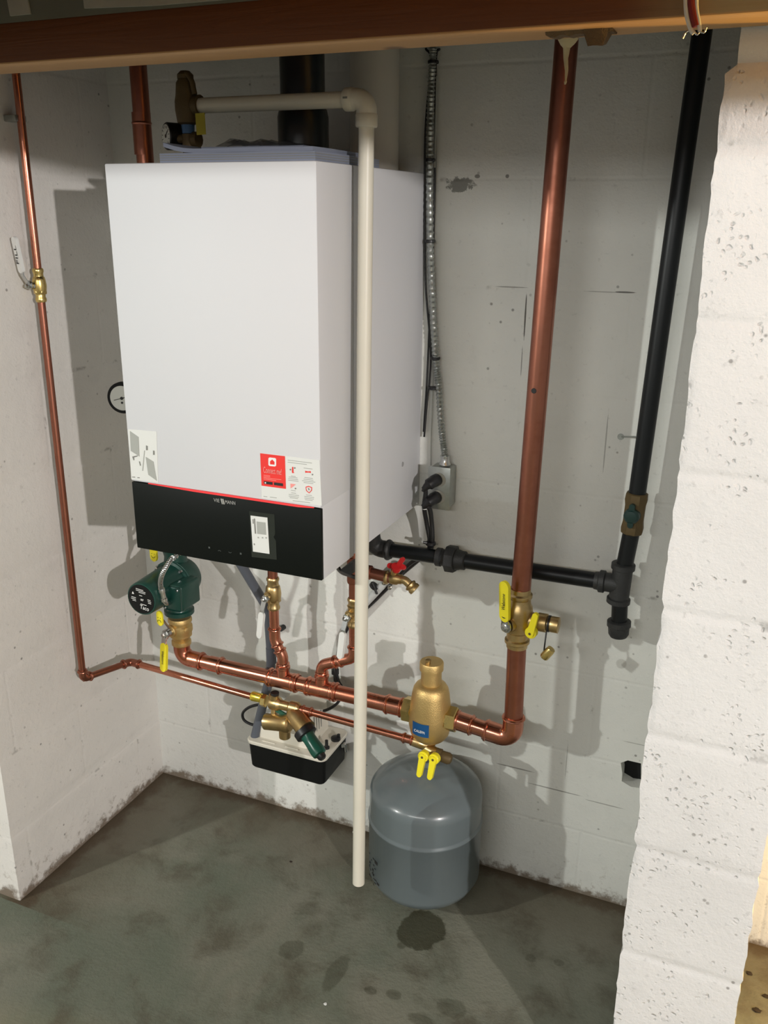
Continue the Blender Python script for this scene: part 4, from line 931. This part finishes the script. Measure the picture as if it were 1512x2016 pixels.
for (u, v, r_) in ((632, 1490, .0105),):
    q = at(u, v, z=pz1 + .005); bm = BM(); lathe(bm, q, Z, [(0, r_), (.0006, r_ - .001)], 22); obj('port_hole', bm, 'ink', t)
q = at(661, 1456, z=pz1 + .005); bm = BM(); lathe(bm, q, Z, [(0, .012), (.006, .012), (.008, .009)], 20); lathe(bm, q + V((.006, .004, .006)), Z, [(0, .004), (.008, .004)], 10); obj('port_plug', bm, 'rubber', t)
q = at(643, 1473, z=pz1 + .005); bm = BM(); lathe(bm, q, Z, [(0, .0075), (.004, .0075), (.006, .0045), (.022, .004)], 14); obj('barb_fitting', bm, 'rubber', t)
q = at(680, 1460, y=-.02); bm = BM(); sweep(bm, fillet([V((px1 - .002, -.03, pz1 - .012)), q + V((-.004, -.012, .002)), q + V((.004, -.012, .002)), q + V((.006, -.012, -.020))], .006), .0045, 10); lathe(bm, q + V((.002, -.022, .004)), Z, [(-.005, .0055), (.005, .0055)], 6); obj('tubing_clamp', bm, 'steel', t)

# grey drain pipe from boiler to condensate pump
GYp = -.098
gp = [at(462, 1090, y=GYp), at(487, 1125, y=GYp), at(524, 1195, y=GYp), at(536, 1215, y=GYp), at(536, 1300, y=GYp)]
t = thing('drain_pipe', 'slate grey drain pipe slanting from the boiler into the condensate pump', 'pipe', (gp[-1].x, GYp, pz1))
bm = BM(); top = at(469, 1102, y=-.165); top.x = max(top.x, BX0 + .013); bend1 = at(528, 1200, y=GYp); sweep(bm, fillet([top, bend1, at(534, 1290, y=GYp)], .02), .0112, 22); obj('slanted_run', bm, 'greypipe', t)
bm = BM(); e = at(502, 1450, z=pz1 + .003); sweep(bm, fillet([at(534, 1285, y=GYp), at(532, 1330, y=GYp), V((e.x, e.y, e.z))], .06), .0112, 22); obj('lower_run', bm, 'greypipe', t)
bm = BM(); lathe(bm, at(534, 1290, y=GYp) , Z, [(-.02, .0125), (.02, .0125)], 22); obj('coupling', bm, 'greypipe', t)

# ------------------------------------------------------------------ gas line
GY = -.062
gt = at(1222, 1150, y=GY); gu = at(888, 1100, y=GY); gl_ = at(768, 1083, y=GY); zt_ = gt.z
gTop = at(1378, 75, y=GY); gv = at(1249, 1010, y=GY); gcap = at(1218, 1242, y=GY)
dV = (gTop - gt).normalized(); dD = (gcap - gt).normalized(); dG = (gt - gl_).normalized()
t = thing('gas_pipe', 'black iron gas pipe beside the right wall, branching left to the boiler', 'pipe', gt)
bm = BM(); sweep(bm, [gv + dV * .03, gTop + dV * .35], .0165, 28); obj('upper_run', bm, 'gaspipe', t)
bm = BM(); sweep(bm, [gt, gv - dV * .03], .0165, 28); obj('drop', bm, 'gaspipe', t)
bm = BM(); sweep(bm, [gl_, gu], .0155, 28); obj('branch', bm, 'gaspipe', t)
bm = BM(); sweep(bm, [gu, gt - dG * .02], .0165, 28); obj('branch', bm, 'gaspipe', t)
bm = BM(); sweep(bm, [gt, gcap], .0160, 28); obj('drip_leg', bm, 'gaspipe', t)
bm = BM(); lathe(bm, gt - dV * .042, dV, [(0, .0205), (.002, .0235), (.011, .0235), (.013, .0200), (.074, .0200), (.076, .0235), (.086, .0235), (.088, .0205)], 30)
lathe(bm, gt, -dG, [(0, .0195), (.030, .0195), (.032, .0230), (.042, .0230), (.044, .0190), (.052, .0178)], 30); obj('tee', bm, 'iron', t)
bm = BM(); lathe(bm, gu - dG * .034, dG, [(0, .018), (.002, .0205), (.012, .0205), (.013, .018), (.022, .019), (.026, .0225), (.052, .0225), (.058, .0205), (.066, .0205), (.068, .018)], 28)
lathe(bm, gu - dG * .010, dG, [(0, .0285), (.0015, .030), (.020, .030), (.0215, .0285)], 8, ph=.2); obj('union', bm, 'iron', t)
bm = BM(); e0 = gl_; sweep(bm, fillet([e0 + dG * .004, e0 - dG * .040, V((e0.x - .040, GY - .045, BZ0 + .03))], .034), .0195, 26); bead(bm, e0 - dG * .004, dG, .0195, .012, .0042); obj('elbow', bm, 'iron', t)
bm = BM(); lathe(bm, gcap, dD, [(-.024, .0210), (-.022, .0240), (-.012, .0240), (-.010, .0215), (.006, .0205), (.012, .0170), (.013, .008)], 28); obj('cap', bm, 'iron', t)
v = thing('gas_shutoff', 'aged brass gas shutoff with dark green tap on the black pipe', 'valve', gv)
bm = BM(); lathe(bm, gv - dV * .042, dV, [(0, .0190), (.002, .0215), (.012, .0225), (.026, .0205), (.058, .0205), (.070, .0225), (.082, .0215), (.084, .0190)], 8, ph=.39); obj('body', bm, 'brass_old_shaded', v)
bm = BM(); f = V((-.1, -1, 0)).normalized(); lathe(bm, gv + f * .012, f, [(0, .0155), (.014, .015), (.018, .011), (.019, .004)], 22); capsule_plate(bm, gv + f * .024 - Z * .018, gv + f * .024 + Z * .020, .011, f, .008); obj('tap_handle', bm, simple('dark_green_paint', (.008, .03, .026), .35), v, 'dark green tap')

# ------------------------------------------------------------------ outlet box, cords, conduit
oy = -.048
q00, q11 = at(846, 918, y=oy), at(891, 1000, y=oy)
ox0, ox1, oz1, oz0 = at(843, 960, y=oy).x, at(885, 960, y=oy).x, at(862, 921, y=oy).z, at(862, 1001, y=oy).z
t = thing('outlet_box', 'grey metal outlet box with two black plugs on the back wall', 'outlet', ((ox0 + ox1) / 2, 0, oz0))
bm = BM(); box(bm, (ox0 + .001, oy + .002, oz0 + .001), (ox1 - .001, -.0005, oz1 - .001), .004); obj('box', bm, 'galv', t)
bm = BM(); box(bm, (ox0 - .001, oy - .001, oz0 - .002), (ox1 + .001, oy + .0018, oz1 + .002), .0012); cv = obj('cover_plate', bm, 'galv', t)
om = (oz0 + oz1) / 2; oc = (ox0 + ox1) / 2
bm = BM()
for s in (-1, 1):
    lathe(bm, (oc, oy - .0009, om + s * .0195), -Y, [(0, .0155), (.0012, .015)], 26)
obj('receptacle', bm, simple('ivory_socket', (.34, .33, .28), .5), cv)
bm = BM(); lathe(bm, ((ox0 + ox1) / 2 + .004, -.024, oz1), Z, [(0, .012), (.003, .013), (.006, .012), (.010, .0095), (.018, .0095), (.019, .011), (.022, .011)], 14); obj('connector', bm, 'steel', t)
pl = []
for s, lab, gr in ((1, 'black cord from the upper socket with white tag, bundled downward', 0), (-1, 'black cord from the lower socket hanging beside the tagged cord', 0)):
    pc = V((oc - .004, oy - .006, om + s * .0195)); ct = thing('power_cord', lab, 'cord', pc, 'power cords plugged into the outlet box')
    bm = BM(); loftp = [V((pc.x, oy - .002, pc.z)), V((pc.x - .003, oy - .014, pc.z - .001)), V((pc.x - .010, oy - .026, pc.z - .006)), V((pc.x - .020, oy - .032, pc.z - .016))]
    sweep(bm, spline(loftp, 4), [.0135] * 5 + [.0125] * 4 + [.0085, .0075, .006, .005][:4], 14); obj('plug', bm, 'rubber', ct)
    e = loftp[-1]
    if s > 0: path = [e, at(838, 968, y=-.075), at(835, 998, y=-.07), at(840, 1030, y=-.055), at(846, 1068, y=-.05), at(838, 1090, y=-.035), at(805, 1112, y=-.02), at(770, 1150, y=-.012), at(722, 1196, y=-.012), at(690, 1228, y=-.012), at(672, 1262, y=-.014), at(662, 1310, y=-.014), at(664, 1340, y=-.016)]
    else: path = [e, at(845, 1000, y=-.07), at(850, 1030, y=-.06), at(851, 1068, y=-.055), at(845, 1085, y=-.03), at(815, 1110, y=-.012), at(780, 1140, y=-.008), at(742, 1178, y=-.008), at(716, 1202, y=-.01)]
    bm = BM(); sweep(bm, spline(path, 7), .0050, 10); obj('cable', bm, 'rubber', ct)
    if s > 0:
        q = at(836, 997, y=-.071); bm = BM(); lathe(bm, q + Z * .005, V((0, .05, -1)), [(0, .0062), (.0105, .0062)], 12); obj('white_tag', bm, 'sticker', ct, 'white tag')
q = at(848, 1070, y=-.055)
bm = BM(); lathe(bm, q - Z * .004, Z, [(0, .010), (.002, .0115), (.006, .0115), (.008, .010)], 14); sweep(bm, [q + V((-.006, -.006, .002)), q + V((-.014, -.010, .004))], .003, 8)
tag(obj('cable_tie', bm, 'rubber', origin=q), 'black tie holding both cords just above the black gas pipe', 'cable tie')
# cord bundle behind the header and loop at the pump
bm = BM(); sweep(bm, spline([at(660, 1318, y=-.016), at(664, 1345, y=-.02), at(676, 1366, y=-.024), at(684, 1376, y=-.026)], 6), [.005 + .0006 * min(i, 10) for i in range(19)], 12)
for k in (-1, 1): sweep(bm, spline([at(659 + k * 2, 1312, y=-.03), at(665, 1345, y=-.034), at(676 + k * 5, 1368, y=-.03)], 6), .0036, 10)
lathe(bm, at(660, 1322, y=-.024), Z, [(-.006, .0095), (.006, .0095)], 14)
tag(obj('cord_bundle', bm, 'rubber', origin=at(664, 1345, y=-.02)), 'bunched black cord tied behind the copper header', 'cord')
bm = BM(); sweep(bm, spline([at(673, 1372, y=-.03), at(660, 1388, y=-.03), at(636, 1400, y=-.035), at(600, 1402, y=-.03), at(560, 1385, y=-.03), at(520, 1386, y=-.045), at(494, 1391, y=-.05), at(479, 1402, y=-.05), at(479, 1415, y=-.05), at(490, 1424, y=-.05), at(512, 1430, y=-.045), at(540, 1434, y=-.035)], 8), .0038, 10)
tag(obj('looped_cord', bm, 'rubber', origin=at(479, 1408, y=-.05)), 'black cord looping out left of the grey drain pipe above the pump', 'cord')
# grey hose behind the hose tap with strap clamps
ha, hb_ = at(790, 1112, y=-.02), at(700, 1208, y=-.02)
bm = BM(); sweep(bm, [ha, hb_], .0095, 16); t = obj('clear_tube', bm, simple('milky_tube', (.50, .51, .50), .3), origin=hb_); tag(t, 'milky tube running diagonally behind the hose tap', 'tube')
bm = BM(); q = at(741, 1156, y=-.028); lathe(bm, q - V((.004, 0, -.004)), (hb_ - ha), [(0, .0115), (.006, .0115)], 16); sweep(bm, [q + V((-.006, -.008, .012)), q + V((.004, -.006, -.014))], .003, 8)
tag(obj('tube_strap', bm, 'rubber', origin=q), 'black strap around the milky tube below the hose tap', 'strap')
for (u, v, lab) in ((757, 1147, 'shiny screw on the tube clamp directly under the hose tap'), (768, 1156, 'shiny screw head to the lower right of the hose tap clamp')):
    q = at(u, v, y=-.03); bm = BM(); lathe(bm, q, V((.1, -1, .1)), [(0, .006), (.004, .0055), (.006, .003)], 12); lathe(bm, q, Y, [(0, .002), (.0295, .002)], 8); tag(obj('clamp_screw', bm, 'steel', origin=q), lab, 'screw')
# black cable from boiler corner to the riser
bm = BM(); sweep(bm, spline([at(662, 1112, y=-.30), at(672, 1126, y=-.25), at(690, 1133, y=-.2), at(712, 1142, y=-.17)], 6), .0045, 10); tag(obj('probe_cable', bm, 'rubber', origin=at(690, 1130, y=-.2)), 'short black cable under the lower right edge of the boiler', 'cable')
bm = BM(); prism(bm, [at(668, 1123, y=-.28), at(694, 1107, y=-.28), at(696, 1128, y=-.28), at(690, 1132, y=-.28)], (0, .06, 0)); tag(obj('gas_fitting', bm, 'iron', origin=at(680, 1118, y=-.25)), 'dark iron fitting under the lower right corner of the boiler', 'fitting')

# armoured conduit down the wall
cp = [at(853, 70, y=-.020), at(852, 110, y=-.020), at(848, 200, y=-.020), at(846, 320, y=-.020), at(847, 475, y=-.020), at(852, 600, y=-.020), at(858, 705, y=-.020), at(864, 765, y=-.020), at(870, 850, y=-.022), V((oc + .004, -.024, oz1 + .018))]
bm = BM(); sp = spline(cp, 34); sweep(bm, sp, [.0068 + .0013 * math.sin(i * 2.2) for i in range(len(sp))], 10, True)
tag(obj('armoured_conduit', bm, 'galv', origin=cp[-1]), 'ribbed metal conduit running down the back wall to the outlet box', 'conduit')
cabs = (([(838, 95), (848, 122), (838, 250), (836, 400), (838, 560), (848, 700), (840, 800), (835, 860)], .0022, 'thin black cable tied left of the conduit', -.012),
        ([(866, 95), (858, 122), (857, 300), (853, 475), (847, 600), (842, 720), (838, 790), (834, 850)], .0022, 'thin black cable crossing behind the conduit', -.009),
        ([(860, 150), (858, 240), (856, 330)], .0018, 'short pale cable right of the conduit near the top', -.012),
        ([(843, 475), (846, 600), (850, 705), (852, 765), (849, 860), (848, 916)], .0014, 'thin grey wire dropping to the left side of the outlet box', -.010))
for pts, r_, lab, yy in cabs:
    bm = BM(); sweep(bm, spline([at(u, v, y=yy) for u, v in pts], 8), r_, 8); tag(obj('thin_cable', bm, 'ink_grey' if 'pale' in lab or 'grey' in lab else 'rubber', origin=at(*pts[0], y=yy)), lab, 'cable')
for (u, v, w_, lab) in ((853, 122, .014, 'black cable tie on the conduit, highest one near the beam'), (847, 315, .014, 'black cable tie on the conduit at boiler top level'), (847, 475, .014, 'black cable tie on the conduit, second below the boiler top'),
                    (857, 705, .009, 'black cable tie on the conduit, upper of the close pair'), (853, 764, .015, 'black cable tie on the conduit, lowest one')):
    q = at(u, v, y=-.018); bm = BM(); lathe(bm, q - Z * .003, Z, [(0, .0095), (.001, .0105), (.005, .0105), (.006, .0095)], 16); obox(bm, q + V((.004, -.004, 0)), X, Y, (w_, .006, .005), .001)
    tag(obj('cable_tie', bm, 'rubber', origin=q), lab, 'cable tie', 'cable ties on the wall conduit')

# ------------------------------------------------------------------ small things on walls and beam
q = at(1222, 860, y=0); q2 = at(1268, 843, y=-.045)
bm = BM(); sweep(bm, [q + Y * .002, V((q.x + .032, -.030, q.z + .010))], .0016, 8); lathe(bm, q + V((0, -.0015, 0)), Y, [(0, .006), (.002, .007)], 10); tag(obj('wall_nail', bm, 'galv', origin=q), 'bent nail sticking out of the back wall left of the gas pipe', 'nail')
q = at(554, 1238, y=-.012); bm = BM(); lathe(bm, q + V((0, -.004, 0)), Y, [(0, .006), (.016, .007)], 12); sweep(bm, [q, q + V((-.016, 0, .004))], .0035, 8); tag(obj('wall_bracket', bm, 'iron', origin=q), 'small dark clip on the wall right of the middle riser', 'clip')
# foam drip and splinter under the beam
zbm = 1.738
c = at(1118, 84, z=zbm); bm = BM()
lathe(bm, V((c.x, c.y, zbm + .004)), -Z, [(0, .014), (.006, .0095), (.010, .0050), (.022, .0032), (.036, .0022), (.047, .0012), (.049, .0020), (.052, .001)], 12)
for v_ in bm.verts: v_.co += V((noise.noise(v_.co * 60) * .003, noise.noise(v_.co * 60 + V((5, 0, 0))) * .003, 0))
tag(obj('foam_drip', bm, 'foam', origin=(c.x, c.y, zbm)), 'pointed drip of cured foam under the beam before the copper pipe', 'foam')
bm = BM(); n = 14; rows = []
for i in range(n + 1):
    u = 1085 + 135 * i / n; c_ = at(u, 72 - .02 * (u - 1085), z=zbm); dpt = .003 + .006 * abs(noise.noise(V((i * .7, 0, 0)))) + (.014 if 9 <= i <= 12 else 0)
    rows.append([bm.verts.new((c_.x, -.606, zbm + .002)), bm.verts.new((c_.x, -.600, zbm - dpt)), bm.verts.new((c_.x, -.575, zbm - dpt * .7)), bm.verts.new((c_.x, -.565, zbm + .002))])
for i in range(n):
    for k in range(3): bm.faces.new((rows[i][k], rows[i + 1][k], rows[i + 1][k + 1], rows[i][k + 1]))
bm.faces.new(rows[0]); bm.faces.new(rows[-1][::-1])
tag(obj('foam_crust', bm, simple('brown_crust', (.13, .08, .035), .8, 0, .4, 50, .002), origin=(at(1150, 70, z=zbm).x, -.585, zbm)), 'brown crust of old foam along the underside of the beam', 'foam')
wy = -.650
t = thing('hanging_wire', 'cut red and white wires hanging over the beam by the right wall', 'wire', at(1365, 60, y=wy))
for (pts, r_, mt, nm) in (([(1350, -40), (1350, 0), (1352, 30), (1360, 58), (1366, 66)], .0024, 'white_vinyl', 'white_strand'), ([(1362, -40), (1361, 0), (1365, 30), (1370, 52)], .0042, 'red_dark', 'red_strand'), ([(1374, -40), (1371, 10), (1376, 45), (1378, 62)], .0022, 'white_vinyl', 'white_strand'),
                        ([(1360, 58), (1350, 64), (1344, 76)], .0010, 'steel', 'bare_end'), ([(1366, 60), (1372, 68), (1378, 62)], .0010, 'steel', 'bare_end'), ([(1378, 62), (1386, 64), (1391, 54)], .0010, 'steel', 'bare_end')):
    bm = BM(); sweep(bm, spline([at(u, v, y=wy) for u, v in pts], 6), r_, 10); obj(nm, bm, mt, t)
# dirt crumbs and chips on the floor
for i, (u, v, r_) in enumerate(((700, 1640, .006), (573, 1697, .003), (640, 1977, .003), (1475, 1917, .005), (1490, 1990, .006), (1508, 1962, .005))):
    c_ = at(u, v, z=0); bm = BM(); bmesh.ops.create_icosphere(bm, subdivisions=2, radius=r_)
    for v_ in bm.verts: v_.co = V((v_.co.x * 1.4, v_.co.y, v_.co.z * .35)) * (1 + .5 * noise.noise(v_.co * 300 + V((i, 0, 0)))) + c_ + Z * r_ * .33
    labs = ('white chip on the floor at the foot of the back wall beside the plastic pipe', 'tiny dark crumb on the floor left of the plastic pipe', 'tiny pale chip on the floor near the lower picture edge', 'dark leaf bit on the yellowish floor, topmost beyond the right wall', 'dark leaf bit on the yellowish floor, lowest beyond the right wall', 'dark leaf bit at the far right edge on the yellowish floor')
    tag(obj('floor_chip', bm, 'sticker' if i in (0, 2) else 'rustmark', origin=c_), labs[i], 'debris', 'bits lying on the floor')
for o in bpy.data.objects:
    if '_o' in o: del o['_o']
